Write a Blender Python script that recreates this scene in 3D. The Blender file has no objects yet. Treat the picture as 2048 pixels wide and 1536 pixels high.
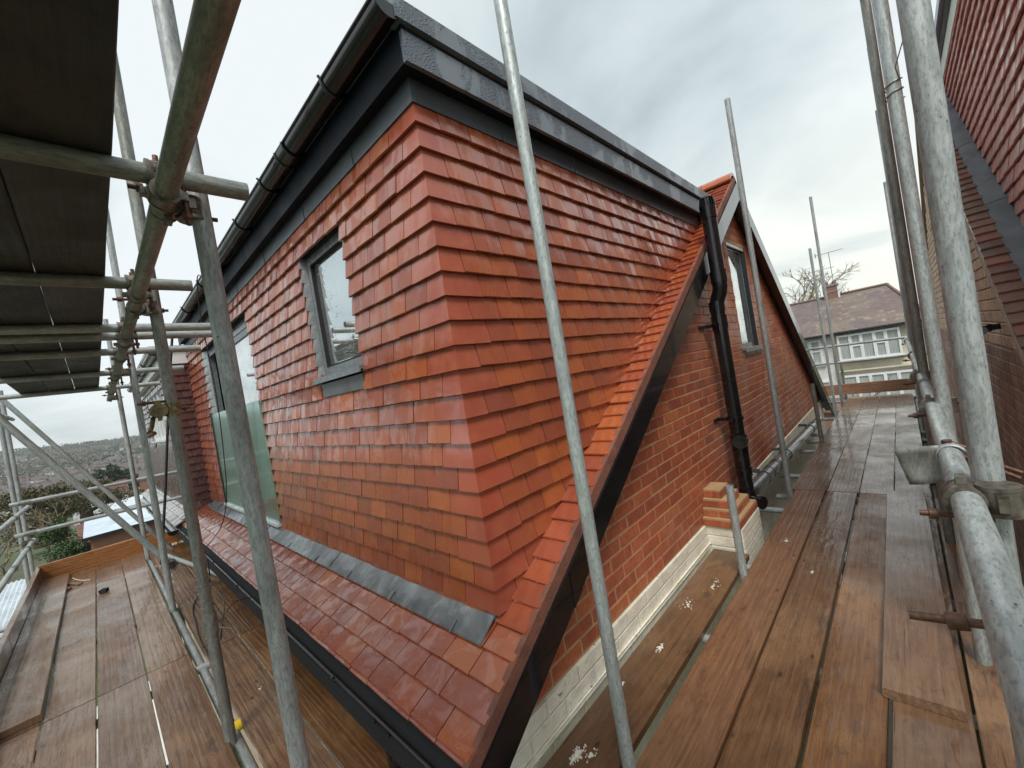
import bpy, bmesh, math, random
from mathutils import Vector, Matrix, noise
random.seed(7)
R=math.radians
V=Vector
# ------------------------------------------------------------------ camera, world, sun, exposure
sc=bpy.context.scene
col=sc.collection
cam=bpy.data.cameras.new("camera"); camo=bpy.data.objects.new("camera",cam); col.objects.link(camo); sc.camera=camo
yaw,pit,rol=R(43.956),R(-0.553),R(-9.526)
fwd=V((-math.sin(yaw)*math.cos(pit),math.cos(yaw)*math.cos(pit),math.sin(pit)))
rt=V((math.cos(yaw),math.sin(yaw),0)); up=rt.cross(fwd)
r2=rt*math.cos(rol)+up*math.sin(rol); u2=-rt*math.sin(rol)+up*math.cos(rol)
camo.matrix_world=Matrix(((r2.x,u2.x,-fwd.x,0),(r2.y,u2.y,-fwd.y,0),(r2.z,u2.z,-fwd.z,0),(0,0,0,1)))
cam.sensor_fit='HORIZONTAL'; cam.sensor_width=36; cam.lens=813.17/2048*36; cam.clip_start=.02; cam.clip_end=9000
sc.view_settings.view_transform='Standard'; sc.view_settings.look='None'; sc.view_settings.gamma=1
sc.view_settings.exposure=0.98
SUN_EL,SUN_AZ=R(54),R(142)          # azimuth measured clockwise from +Y
w=bpy.data.worlds.new("World"); sc.world=w; w.use_nodes=True
nt=w.node_tree; nt.nodes.clear()
def N(t,ty,**k):
    n=t.nodes.new(ty)
    for a,b in k.items():
        if a in n.inputs.keys(): n.inputs[a].default_value=b
        else: setattr(n,a,b)
    return n
def L(t,a,b): t.links.new(a,b)
def ramp(t,fac,stops,interp='LINEAR'):
    n=t.nodes.new('ShaderNodeValToRGB'); n.color_ramp.interpolation=interp
    e=n.color_ramp.elements
    while len(e)<len(stops): e.new(.5)
    for i,(p,c) in enumerate(stops):
        e[i].position=p; e[i].color=(c,c,c,1) if not isinstance(c,(tuple,list)) else (*c,1)
    if fac is not None: L(t,fac,n.inputs['Fac'])
    return n
def mixc(t,fac,a,b,mode='MIX'):
    n=t.nodes.new('ShaderNodeMix'); n.data_type='RGBA'; n.blend_type=mode
    for s,x in ((n.inputs['Factor'],fac),(n.inputs['A'],a),(n.inputs['B'],b)):
        if hasattr(x,'links'): L(t,x,s)
        elif isinstance(x,(tuple,list)): s.default_value=(*x,1)
        else: s.default_value=x
    return n.outputs['Result']
def mth(t,op,a,b=None,c=None):
    n=t.nodes.new('ShaderNodeMath'); n.operation=op
    for i,x in enumerate((a,b,c)):
        if x is None: continue
        if hasattr(x,'links'): L(t,x,n.inputs[i])
        else: n.inputs[i].default_value=x
    return n.outputs[0]
sky=N(nt,'ShaderNodeTexSky',sky_type='NISHITA',sun_disc=False,sun_elevation=SUN_EL,sun_rotation=SUN_AZ,air_density=1.0,dust_density=2.0)
tc=N(nt,'ShaderNodeTexCoord')
sep=N(nt,'ShaderNodeSeparateXYZ'); L(nt,tc.outputs['Generated'],sep.inputs[0])
den=mth(nt,'ADD',mth(nt,'MAXIMUM',sep.outputs['Z'],0.0),.22)
cx=mth(nt,'DIVIDE',sep.outputs['X'],den); cy=mth(nt,'DIVIDE',sep.outputs['Y'],den)
cmb=N(nt,'ShaderNodeCombineXYZ'); L(nt,cx,cmb.inputs[0]); L(nt,cy,cmb.inputs[1])
n1=N(nt,'ShaderNodeTexNoise',Scale=.85,Detail=6.0,Roughness=.55,Distortion=.5); L(nt,cmb.outputs[0],n1.inputs['Vector'])
n2=N(nt,'ShaderNodeTexNoise',Scale=.3,Detail=2.0); L(nt,cmb.outputs[0],n2.inputs['Vector'])
cs=mth(nt,'ADD',mth(nt,'MULTIPLY',n1.outputs['Fac'],.6),mth(nt,'MULTIPLY',n2.outputs['Fac'],.5))
cr=ramp(nt,cs,[(.40,(2.35,2.8,2.95)),(.49,(3.55,4.0,4.1)),(.58,(4.75,5.05,5.1))])
# brighter, slightly yellow thin cloud low down on the street side
low=mth(nt,'MULTIPLY',ramp(nt,sep.outputs['Y'],[(.55,0.0),(.95,1.0)]).outputs[0],ramp(nt,sep.outputs['Z'],[(.02,1.0),(.42,0.0)]).outputs[0])
low=mth(nt,'MULTIPLY',low,ramp(nt,n1.outputs['Fac'],[(.38,.25),(.6,1.0)]).outputs[0])
cc=mixc(nt,low,cr.outputs[0],(6.2,6.2,5.2))
fin=mixc(nt,.93,sky.outputs[0],cc)
bg=N(nt,'ShaderNodeBackground',Strength=.10); L(nt,fin,bg.inputs[0])
wo=N(nt,'ShaderNodeOutputWorld'); L(nt,bg.outputs[0],wo.inputs[0])
sl=bpy.data.lights.new("sun",'SUN'); so=bpy.data.objects.new("sun",sl); col.objects.link(so)
sl.energy=1.5; sl.angle=R(20); sl.color=(1,.97,.92)
sd=V((math.sin(SUN_AZ)*math.cos(SUN_EL),math.cos(SUN_AZ)*math.cos(SUN_EL),math.sin(SUN_EL)))
so.rotation_euler=sd.to_track_quat('Z','Y').to_euler()

# ------------------------------------------------------------------ materials
MT={}
def mat(name):
    m=bpy.data.materials.new(name); m.use_nodes=True; MT[name]=m
    t=m.node_tree; b=t.nodes['Principled BSDF']
    return m,t,b
def setc(t,b,sock,x):
    s=b.inputs[sock]
    if hasattr(x,'links'): L(t,x,s)
    elif isinstance(x,(tuple,list)): s.default_value=(*x,1)
    else: s.default_value=x
def bump(t,b,h,strength=.3,dist=.005):
    n=N(t,'ShaderNodeBump',Strength=strength,Distance=dist); L(t,h,n.inputs['Height']); L(t,n.outputs[0],b.inputs['Normal']); return n
def film(t,b,mask,weight=1.,rough=.06,amp=.15,v=None,scale=18,dist=.004):
    # thin layer of rain water: its own, smoother normal
    setc(t,b,'Coat Weight',mth(t,'MULTIPLY',mask,weight)); b.inputs['Coat Roughness'].default_value=rough; b.inputs['Coat IOR'].default_value=1.45
    n=N(t,'ShaderNodeBump',Strength=amp,Distance=dist); L(t,noi(t,v,scale,3),n.inputs['Height']); L(t,n.outputs[0],b.inputs['Coat Normal'])
def ocoord(t,scale=(1,1,1),rnd=True):
    c=N(t,'ShaderNodeTexCoord'); mp=N(t,'ShaderNodeMapping',Scale=scale); 
    if rnd:
        oi=N(t,'ShaderNodeObjectInfo'); a=N(t,'ShaderNodeVectorMath',operation='SCALE'); a.inputs[0].default_value=(13.7,9.1,23.3)
        L(t,oi.outputs['Random'],a.inputs['Scale']); s=N(t,'ShaderNodeVectorMath',operation='ADD')
        L(t,c.outputs['Object'],s.inputs[0]); L(t,a.outputs[0],s.inputs[1]); L(t,s.outputs[0],mp.inputs[0])
    else: L(t,c.outputs['Object'],mp.inputs[0])
    return mp.outputs[0]
def noi(t,vec,scale,detail=4,rough=.5,dist=0):
    n=N(t,'ShaderNodeTexNoise',Scale=scale,Detail=detail,Roughness=rough,Distortion=dist)
    if vec is not None: L(t,vec,n.inputs['Vector'])
    return n.outputs['Fac']
def tilemat(name,cols,rough=(.16,.42),stain=.25,blot=(.5,.2,.1),gloss=1.):
    m,t,b=mat(name)
    g=N(t,'ShaderNodeNewGeometry')
    rp=ramp(t,g.outputs['Random Per Island'],[(i/(len(cols)-1),c) for i,c in enumerate(cols)])
    v=ocoord(t,rnd=False)
    n=noi(t,v,7,5,.6); n3=noi(t,v,260,2)
    c=mixc(t,mth(t,'MULTIPLY',ramp(t,n,[(.42,0.),(.62,1.)]).outputs[0],stain),rp.outputs[0],blot)
    c=mixc(t,mth(t,'MULTIPLY',n3,.25),c,tuple(x*.55 for x in cols[0]))
    setc(t,b,'Base Color',c)
    # wet film: rain lies in patches with sharp outlines
    vs=ocoord(t,(1,1,.35),rnd=False)
    wet=ramp(t,noi(t,vs,11,3,.6,.8),[(.47,0.),(.55,1.)]).outputs[0]
    setc(t,b,'Roughness',mth(t,'ADD',mth(t,'MULTIPLY',wet,rough[0]-rough[1]),rough[1]))
    film(t,b,mth(t,'ADD',mth(t,'MULTIPLY',wet,.6),.32),gloss,.06,.22,v,14,.004)
    bump(t,b,mth(t,'ADD',mth(t,'MULTIPLY',n3,.25),mth(t,'MULTIPLY',noi(t,v,24,3),1.)),.35,.003)
    return m
M_TILE=tilemat('terracotta_tile',[(.34,.086,.041),(.40,.106,.037),(.29,.073,.040),(.36,.092,.040),(.46,.130,.036),(.33,.084,.042),(.41,.110,.036),(.25,.066,.040),(.38,.097,.038)],rough=(.14,.34),stain=.30,blot=(.26,.065,.035))
M_TILE_ROOF=tilemat('roof_terracotta_tile',[(.39,.098,.048),(.43,.112,.044),(.36,.088,.046),(.41,.102,.046),(.50,.142,.040),(.38,.094,.048),(.33,.084,.046)],rough=(.12,.30),stain=.22,blot=(.28,.075,.045))
M_TILE_DK=tilemat('brown_tile',[(.085,.033,.03),(.105,.04,.034),(.07,.03,.028),(.12,.045,.036)],rough=(.25,.5),stain=.2,blot=(.06,.03,.028))
M_TILE_PK=tilemat('pink_tile',[(.52,.20,.15),(.56,.22,.16),(.45,.17,.13),(.54,.21,.15)],rough=(.3,.6),stain=.25,blot=(.32,.14,.11),gloss=.35)
M_TILE_OLD=tilemat('old_tile',[(.20,.09,.065),(.27,.12,.08),(.16,.085,.07),(.23,.12,.09),(.30,.125,.085)],rough=(.35,.65),stain=.55,blot=(.13,.11,.085),gloss=.5)
M_TILE_WET=tilemat('wet_grey_tile',[(.20,.17,.15),(.26,.22,.19),(.17,.14,.13)],rough=(.1,.3),stain=.4,blot=(.14,.13,.12))
def brickmat(name,cols,mortar_smear=.25,rough=.55,spots=(.10,.03,.02)):
    m,t,b=mat(name)
    g=N(t,'ShaderNodeNewGeometry')
    rp=ramp(t,g.outputs['Random Per Island'],[(i/(len(cols)-1),c) for i,c in enumerate(cols)])
    v=ocoord(t,rnd=False)
    n=noi(t,v,30,5,.65); f=noi(t,ocoord(t,(1,1.,.25),rnd=False),22,5,.7)
    c=mixc(t,mth(t,'MULTIPLY',ramp(t,n,[(.45,0.),(.7,1.)]).outputs[0],.45),rp.outputs[0],spots)
    c=mixc(t,mth(t,'MULTIPLY',ramp(t,f,[(.52,0.),(.68,1.)]).outputs[0],mortar_smear),c,(.50,.27,.16))
    setc(t,b,'Base Color',c)
    setc(t,b,'Roughness',ramp(t,noi(t,v,3,3),[(.35,rough-.25),(.65,rough+.1)]).outputs[0])
    film(t,b,ramp(t,noi(t,v,2.2,3),[(.42,0.),(.62,1.)]).outputs[0],.55 if rough<.6 else .1,.12,.6,v,45,.004)
    bump(t,b,mth(t,'ADD',n,mth(t,'MULTIPLY',noi(t,v,150,3),.5)),.5,.004)
    return m
M_BRICK=brickmat('red_brick',[(.38,.092,.042),(.46,.120,.050),(.30,.070,.038),(.42,.100,.042),(.34,.088,.046),(.50,.150,.060)],.3)
M_BRICK_B=brickmat('buff_brick',[(.60,.44,.28),(.50,.34,.21),(.64,.48,.31),(.42,.27,.18),(.60,.41,.26)],.2,.8)
M_BRICK_D=brickmat('brown_brick',[(.26,.14,.095),(.30,.16,.11),(.21,.11,.08),(.34,.19,.13)],.1,.7,(.05,.02,.02))
def simple(name,c,rough=.5,metal=0,nscale=None,var=.2,bstr=0,bscale=60,bd=.003,coat=0,spec=None,c2=None,stretch=(1,1,1),rnd=True,ramp_=(.35,.65)):
    m,t,b=mat(name)
    v=ocoord(t,stretch,rnd)
    if nscale:
        n=noi(t,v,nscale,5,.6)
        d=c2 or tuple(x*(1-var) for x in c)
        setc(t,b,'Base Color',mixc(t,ramp(t,n,[(ramp_[0],0.),(ramp_[1],1.)]).outputs[0],c,d))
        setc(t,b,'Roughness',ramp(t,noi(t,v,nscale*.7,3),[(.3,max(.03,rough-.12)),(.7,rough+.12)]).outputs[0])
    else:
        setc(t,b,'Base Color',c); b.inputs['Roughness'].default_value=rough
    b.inputs['Metallic'].default_value=metal; b.inputs['Coat Weight'].default_value=coat
    if spec is not None: b.inputs['Specular IOR Level'].default_value=spec
    if bstr: bump(t,b,noi(t,v,bscale,4),bstr,bd)
    return m
M_MORTAR=simple('buff_mortar',(.45,.30,.15),.85,nscale=9,c2=(.34,.22,.11),bstr=.6,bscale=120)
M_MORTAR_G=simple('grey_mortar',(.44,.37,.29),.85,nscale=9,var=.3,bstr=.6,bscale=120)
M_MORTAR_D=simple('pale_mortar_on_brown',(.36,.26,.22),.85,nscale=9,var=.3,bstr=.6,bscale=120)
M_UNDER=simple('red_mortar_bedding',(.25,.095,.06),.7,nscale=14,c2=(.17,.07,.05),bstr=.8,bscale=90,bd=.006)
M_BLACK=simple('black_plastic',(.008,.009,.011),.16,nscale=5,var=.3,bstr=.12,bscale=9,bd=.004,coat=.4)
M_DARK=simple('dark_void',(.012,.012,.013),.9)
M_SOFF=simple('dark_soffit',(.006,.010,.017),.5,nscale=6,var=.3,spec=.2)
M_RUB=simple('grey_pipe_plastic',(.05,.055,.06),.18,nscale=30,c2=(.10,.11,.115),bstr=.3,bscale=120,coat=.5)
M_WHITE=simple('white_plastic',(.75,.77,.77),.3,nscale=8,var=.12)
M_CREAM=simple('cream_render',(.60,.55,.43),.85,nscale=2,c2=(.50,.46,.37),bstr=.3)
M_GREYF=simple('grey_window_frame',(.17,.19,.205),.25,nscale=30,var=.25,bstr=.1,coat=.3)
M_DKF=simple('dark_window_frame',(.03,.034,.04),.25,coat=.3)
M_CONC=simple('wet_concrete',(.26,.26,.23),.5,nscale=1.2,c2=(.17,.17,.15),bstr=.3)
M_RUST=simple('rusty_steel',(.16,.08,.05),.5,.5,nscale=40,c2=(.07,.04,.03),bstr=.6,bscale=90)
M_COUP=simple('zinc_coupler',(.24,.225,.19),.42,.6,nscale=35,c2=(.10,.08,.06),bstr=.6,bscale=60)
M_YEL=simple('yellow_cap',(.72,.50,.02),.4)
M_WIRE=simple('black_cable',(.012,.012,.012),.4)
M_TIE=simple('tie_wire',(.35,.33,.28),.4,.7)
M_CURT=simple('net_curtain',(.42,.45,.42),.8,nscale=9,var=.45,stretch=(5,1,.2))
M_SHEET=simple('corrugated_sheet',(.60,.66,.70),.35,nscale=3,var=.25,rnd=False)
M_BLUEROOF=simple('wet_flat_roof',(.55,.66,.74),.25,nscale=1,var=.3)
M_GREENW=simple('green_fence_paint',(.30,.42,.36),.6,nscale=3,var=.2)
M_STUCCO=simple('white_render',(.66,.66,.62),.8,nscale=2,var=.2)
M_BARK=simple('bark',(.10,.08,.06),.9,nscale=10,var=.4)
M_TWIG=simple('pale_twigs',(.26,.21,.12),.9,nscale=5,var=.4)
M_LEAFD=simple('dark_evergreen_leaf',(.035,.06,.025),.6,nscale=8,var=.4)
M_LEAFG=simple('green_leaf',(.06,.115,.03),.6,nscale=4,c2=(.035,.06,.02))
M_LEAFB=simple('winter_scrub',(.17,.14,.085),.8,nscale=3,c2=(.09,.10,.05))
M_STUMP=simple('yellow_alarm_box',(.72,.62,.24),.4)
M_PLINTH=None
def plinthmat():
    m,t,b=mat('white_painted_brick')
    v=ocoord(t,rnd=False); n=noi(t,v,16,6,.75); n2=noi(t,v,5,5,.7)
    s=N(t,'ShaderNodeSeparateXYZ'); L(t,v,s.inputs[0])
    cb=N(t,'ShaderNodeCombineXYZ'); L(t,s.outputs['Y'],cb.inputs[0]); L(t,s.outputs['Z'],cb.inputs[1])
    ad=N(t,'ShaderNodeVectorMath',operation='ADD'); ad.inputs[1].default_value=(0,1.298+.75,0); L(t,cb.outputs[0],ad.inputs[0])
    br=N(t,'ShaderNodeTexBrick',Scale=1.0); br.inputs['Mortar Size'].default_value=.007; br.inputs['Mortar Smooth'].default_value=.6
    br.inputs['Brick Width'].default_value=.225; br.inputs['Row Height'].default_value=.075; L(t,ad.outputs[0],br.inputs['Vector'])
    c=mixc(t,ramp(t,n2,[(.42,0.),(.66,1.)]).outputs[0],(.86,.82,.69),(.70,.65,.51))
    c=mixc(t,ramp(t,n,[(.62,0.),(.67,1.)]).outputs[0],c,(.20,.14,.08))
    setc(t,b,'Base Color',c); b.inputs['Roughness'].default_value=.5
    h=mth(t,'ADD',mth(t,'MULTIPLY',br.outputs['Fac'],-.45),mth(t,'MULTIPLY',n,1.4))
    bump(t,b,h,.9,.009); return m
M_PLINTH=plinthmat()
def leadmat():
    m,t,b=mat('lead_flashing')
    v=ocoord(t,(1,1,1),False); n=noi(t,ocoord(t,(1,.6,.6),False),9,6,.7,.6)
    c=ramp(t,n,[(.36,(.14,.145,.15)),(.52,(.21,.22,.225)),(.62,(.30,.31,.31)),(.70,(.5,.51,.5))])
    setc(t,b,'Base Color',c.outputs[0]); b.inputs['Metallic'].default_value=.35
    setc(t,b,'Roughness',ramp(t,noi(t,v,4,3),[(.35,.16),(.65,.45)]).outputs[0])
    film(t,b,ramp(t,noi(t,v,5,3),[(.4,0.),(.55,1.)]).outputs[0],.9,.05,.4,v,14,.006)
    bump(t,b,noi(t,ocoord(t,(1,.3,.3),False),26,3),.35,.006); return m
M_LEAD=leadmat()
M_LEADG=simple('grey_wall_flashing',(.16,.175,.185),.4,.2,nscale=4,c2=(.10,.11,.12),bstr=.4,bscale=10,bd=.01,rnd=False)
def fasciamat():
    m,t,b=mat('grey_fascia_rain_beads')
    v=ocoord(t,rnd=False)
    vo=N(t,'ShaderNodeTexVoronoi',Scale=95.0); L(t,v,vo.inputs['Vector'])
    drop=ramp(t,vo.outputs['Distance'],[(.12,1.),(.42,0.)]).outputs[0]
    patch=ramp(t,noi(t,ocoord(t,(1,1,.6),False),5.5,4,.6,.6),[(.45,0.),(.52,1.)]).outputs[0]
    h=mth(t,'MULTIPLY',drop,patch)
    c=mixc(t,patch,(.185,.212,.24),(.115,.135,.16))
    setc(t,b,'Base Color',c); b.inputs['Roughness'].default_value=.3
    setc(t,b,'Roughness',mth(t,'ADD',mth(t,'MULTIPLY',patch,.12),.26))
    bump(t,b,h,.8,.004); return m
M_FASC=fasciamat()
def glassmat(name,c,metal,rough,drops=True,alpha=1):
    m,t,b=mat(name)
    v=ocoord(t,rnd=False); setc(t,b,'Base Color',c); b.inputs['Metallic'].default_value=metal
    b.inputs['Roughness'].default_value=rough; b.inputs['IOR'].default_value=1.6; b.inputs['Alpha'].default_value=alpha
    if drops:
        vo=N(t,'ShaderNodeTexVoronoi',Scale=75.0); L(t,v,vo.inputs['Vector'])
        p=ramp(t,noi(t,v,7,3),[(.45,0.),(.6,1.)]).outputs[0]
        bump(t,b,mth(t,'MULTIPLY',ramp(t,vo.outputs['Distance'],[(.05,1.),(.3,0.)]).outputs[0],p),.5,.003)
    return m
M_GLASS=glassmat('window_glass',(.78,.82,.82),.9,.03)
M_GLASS2=glassmat('plain_glass',(.10,.12,.13),.35,.04,False)
M_SOAK=simple('pale_lead_soaker',(.36,.38,.385),.35,.4,nscale=12,var=.3,bstr=.2,rnd=False)
M_GREEN=glassmat('green_film_glass',(.42,.66,.60),.8,.13,True,.95)
def galv(name,c1,c2,rough=.5,metal=.25,dirt=.4):
    m,t,b=mat(name)
    v=ocoord(t,(1,1,.18)); v2=ocoord(t,(1,1,.45))
    n=noi(t,v,75,5,.75); n2=noi(t,v2,9,4,.6); n3=noi(t,v2,120,2)
    c=mixc(t,ramp(t,n,[(.38,0.),(.60,1.)]).outputs[0],c1,c2)
    c=mixc(t,ramp(t,noi(t,ocoord(t,(1,1,.3)),160,3,.7),[(.5,0.),(.62,.6)]).outputs[0],c,tuple(x*.55 for x in c2))
    c=mixc(t,mth(t,'MULTIPLY',ramp(t,n2,[(.46,0.),(.68,1.)]).outputs[0],dirt),c,(.10,.095,.075))
    c=mixc(t,ramp(t,n3,[(.70,0.),(.76,.8)]).outputs[0],c,(.05,.045,.04))
    setc(t,b,'Base Color',c); b.inputs['Metallic'].default_value=metal
    setc(t,b,'Roughness',ramp(t,n2,[(.3,rough-.14),(.7,rough+.15)]).outputs[0])
    bump(t,b,mth(t,'ADD',n,mth(t,'MULTIPLY',n3,.5)),.25,.0015)
    return m
M_GALV=galv('galvanised_tube',(.45,.475,.47),(.30,.32,.315))
M_GALVL=galv('bright_galvanised_tube',(.50,.55,.54),(.34,.38,.37),.42,.35,.15)
M_GALVD=galv('weathered_tube',(.30,.31,.28),(.19,.195,.175),.5,.3,.45)
def woodmat(name,base,dark,light,wet=(.2,.45),wf=1.,fm=(.75,.10),amp=.7):
    m,t,b=mat(name)
    v=ocoord(t,(1,1,1)); vg=ocoord(t,(.9,13,13)); vk=ocoord(t,(1,2.2,1))
    oi=N(t,'ShaderNodeObjectInfo')
    warp=noi(t,v,2.5,3)
    g=N(t,'ShaderNodeTexWave',Scale=1.0,Distortion=9.0,Detail=4.0); g.inputs['Detail Scale'].default_value=1.4; g.bands_direction='Y'
    mp=ocoord(t,(.35,9,9)); L(t,mp,g.inputs['Vector'])
    gn=noi(t,vg,6,5,.65,.3)
    c=mixc(t,mth(t,'MULTIPLY',ramp(t,gn,[(.35,0.),(.7,1.)]).outputs[0],.7),base,dark)
    c=mixc(t,mth(t,'MULTIPLY',ramp(t,g.outputs['Fac'],[(.55,0.),(.95,1.)]).outputs[0],.22),c,dark)
    big=noi(t,v,1.7,4,.6)
    c=mixc(t,mth(t,'MULTIPLY',ramp(t,big,[(.46,0.),(.64,1.)]).outputs[0],.75),c,light)
    st=noi(t,ocoord(t,(1,2.2,2.2)),4.5,4,.7)
    c=mixc(t,mth(t,'MULTIPLY',ramp(t,st,[(.60,0.),(.72,1.)]).outputs[0],.65),c,tuple(x*.45 for x in dark))
    vo=N(t,'ShaderNodeTexVoronoi',Scale=3.6); L(t,vk,vo.inputs['Vector'])
    kn=ramp(t,vo.outputs['Distance'],[(.045,1.),(.085,0.)]).outputs[0]
    c=mixc(t,mth(t,'MULTIPLY',kn,.8),c,(.018,.012,.01))
    gr=noi(t,v,60,3); c=mixc(t,ramp(t,gr,[(.72,0.),(.77,.5)]).outputs[0],c,(.03,.022,.016))
    wh=noi(t,v,14,4,.8); c=mixc(t,ramp(t,wh,[(.60,0.),(.72,.55)]).outputs[0],c,tuple(x*.5 for x in dark))
    ck=noi(t,ocoord(t,(.5,26,26)),3.,3,.7,.2); c=mixc(t,ramp(t,ck,[(.655,0.),(.675,.8),(.70,.8),(.72,0.)]).outputs[0],c,(.02,.012,.008))
    pl=noi(t,ocoord(t,(1.,3.,3.)),7,5,.75); c=mixc(t,ramp(t,pl,[(.50,0.),(.62,.45)]).outputs[0],c,dark)
    hs=N(t,'ShaderNodeHueSaturation'); L(t,c,hs.inputs['Color'])
    L(t,mth(t,'ADD',mth(t,'MULTIPLY',oi.outputs['Random'],.45),.62),hs.inputs['Value'])
    L(t,mth(t,'ADD',mth(t,'MULTIPLY',mth(t,'FRACT',mth(t,'MULTIPLY',oi.outputs['Random'],17.3)),.28),.80),hs.inputs['Saturation'])
    setc(t,b,'Base Color',hs.outputs[0])
    wt=ramp(t,noi(t,v,2.8,4,.6,.5),[(.40,wet[0]),(.62,wet[1])]).outputs[0]
    setc(t,b,'Roughness',mth(t,'ADD',wt,mth(t,'MULTIPLY',gn,.12)))
    film(t,b,ramp(t,noi(t,v,2.2,4,.6,.5),[(.36,fm[0]),(.60,fm[1])]).outputs[0],wf,.07,amp,ocoord(t,(.35,1,1)),14,.005)
    h=mth(t,'ADD',mth(t,'MULTIPLY',gn,1.),mth(t,'MULTIPLY',g.outputs['Fac'],.3))
    h=mth(t,'ADD',h,mth(t,'MULTIPLY',noi(t,v,35,3),.4))
    bump(t,b,h,.9,.005)
    return m
M_WOOD=woodmat('wet_scaffold_board',(.24,.115,.046),(.10,.046,.021),(.34,.185,.085))
M_WOODO=woodmat('orange_wet_board',(.36,.15,.045),(.17,.065,.024),(.40,.19,.07),(.2,.5),.6)
M_WOODG=woodmat('grey_brown_board',(.25,.138,.068),(.13,.064,.031),(.31,.20,.115),fm=(.9,.28),amp=.45)
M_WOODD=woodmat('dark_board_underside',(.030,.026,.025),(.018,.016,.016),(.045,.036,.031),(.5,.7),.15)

# ------------------------------------------------------------------ mesh helpers
class MB:
    def __init__(s): s.v=[];s.f=[];s.sm=[]
    def add(s,vs,fs,smooth=False):
        o=len(s.v); s.v+= [tuple(x) for x in vs]; s.f+=[tuple(i+o for i in f) for f in fs]; s.sm+=[smooth]*len(fs); return s
    def box(s,a,b):
        x0,x1=sorted((a[0],b[0]));y0,y1=sorted((a[1],b[1]));z0,z1=sorted((a[2],b[2]))
        return s.add([(x0,y0,z0),(x1,y0,z0),(x1,y1,z0),(x0,y1,z0),(x0,y0,z1),(x1,y0,z1),(x1,y1,z1),(x0,y1,z1)],
          [(0,3,2,1),(4,5,6,7),(0,1,5,4),(1,2,6,5),(2,3,7,6),(3,0,4,7)])
    def obox(s,c,ax,ay,az):   # centre + half vectors
        c,ax,ay,az=map(V,(c,ax,ay,az)); p=[]
        for k in (-1,1):
            for j,i in ((-1,-1),(-1,1),(1,1),(1,-1)): p.append(c+ax*i+ay*j+az*k)
        return s.add(p,[(0,3,2,1),(4,5,6,7),(0,1,5,4),(1,2,6,5),(2,3,7,6),(3,0,4,7)])
    def prism(s,poly,d):      # planar polygon extruded by vector d
        n=len(poly); poly=[V(p) for p in poly]; d=V(d)
        vs=poly+[p+d for p in poly]
        fs=[tuple(range(n-1,-1,-1)),tuple(range(n,2*n))]+[(i,(i+1)%n,(i+1)%n+n,i+n) for i in range(n)]
        nr=V((0,0,0))
        for i in range(n): nr+=poly[i].cross(poly[(i+1)%n])
        if nr.dot(d)<0: fs=[tuple(reversed(f)) for f in fs]
        return s.add(vs,fs)
    def tube(s,p0,p1,r,n=16,r1=None,caps=True,hollow=0):
        p0,p1=V(p0),V(p1); d=(p1-p0).normalized(); a=d.orthogonal().normalized(); b=d.cross(a); r1=r if r1 is None else r1
        vs=[];fs=[]
        for P,rr in ((p0,r),(p1,r1)):
            for i in range(n):
                t=2*math.pi*i/n; vs.append(P+(a*math.cos(t)+b*math.sin(t))*rr)
        fs=[(i,(i+1)%n,(i+1)%n+n,i+n) for i in range(n)]
        s.add(vs,fs,True)
        if caps:
            if hollow:
                for P,rr,q,sg in ((p0,r,r-hollow,1),(p1,r1,r1-hollow,-1)):
                    o=[P+(a*math.cos(2*math.pi*i/n)+b*math.sin(2*math.pi*i/n))*rr for i in range(n)]
                    q_=[P+(a*math.cos(2*math.pi*i/n)+b*math.sin(2*math.pi*i/n))*q for i in range(n)]
                    e=[x+d*sg*.12 for x in q_]
                    s.add(o+q_+e,[(i,(i+1)%n,(i+1)%n+n,i+n) for i in range(n)]+[(i+n,(i+1)%n+n,(i+1)%n+2*n,i+2*n) for i in range(n)]+[tuple(range(2*n,3*n))])
            else:
                s.add(vs[:n],[tuple(reversed(range(n)))]); s.add(vs[n:],[tuple(range(n))])
        return s
    def path(s,pts,r,n=8):
        pts=[V(p) for p in pts]; rings=[]; pa=None
        for i,p in enumerate(pts):
            d=(pts[min(i+1,len(pts)-1)]-pts[max(i-1,0)]).normalized()
            a=(pa-d*pa.dot(d)).normalized() if pa and (pa-d*pa.dot(d)).length>1e-4 else d.orthogonal().normalized()
            pa=a; b=d.cross(a); rr=r[i] if isinstance(r,(list,tuple)) else r
            rings.append([p+(a*math.cos(2*math.pi*k/n)+b*math.sin(2*math.pi*k/n))*rr for k in range(n)])
        vs=[x for g in rings for x in g]; fs=[]
        for i in range(len(pts)-1):
            for k in range(n): fs.append((i*n+k,i*n+(k+1)%n,(i+1)*n+(k+1)%n,(i+1)*n+k))
        s.add(vs,fs,True); s.add(rings[0],[tuple(reversed(range(n)))]); s.add(rings[-1],[tuple(range(n))]); return s
    def mesh(s,name,m):
        me=bpy.data.meshes.new(name); me.from_pydata(s.v,[],s.f); me.polygons.foreach_set('use_smooth',s.sm)
        for x in (m if isinstance(m,(list,tuple)) else [m]): me.materials.append(x)
        me.update(); return me
    def build(s,name,m,parent=None,mw=None):
        o=bpy.data.objects.new(name,s.mesh(name,m)); col.objects.link(o)
        if mw is not None: o.matrix_world=mw
        if parent: par(o,parent)
        return o
def par(o,p):
    o.parent=p; o.matrix_parent_inverse=worldof(p).inverted()
def worldof(o):
    M=o.matrix_basis.copy()
    if o.parent: M=worldof(o.parent)@o.matrix_parent_inverse@M
    return M
def tag(o,label=None,cat=None,group=None,kind=None):
    if label: o['label']=label
    if cat: o['category']=cat
    if group: o['group']=group
    if kind: o['kind']=kind
    return o
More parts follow.
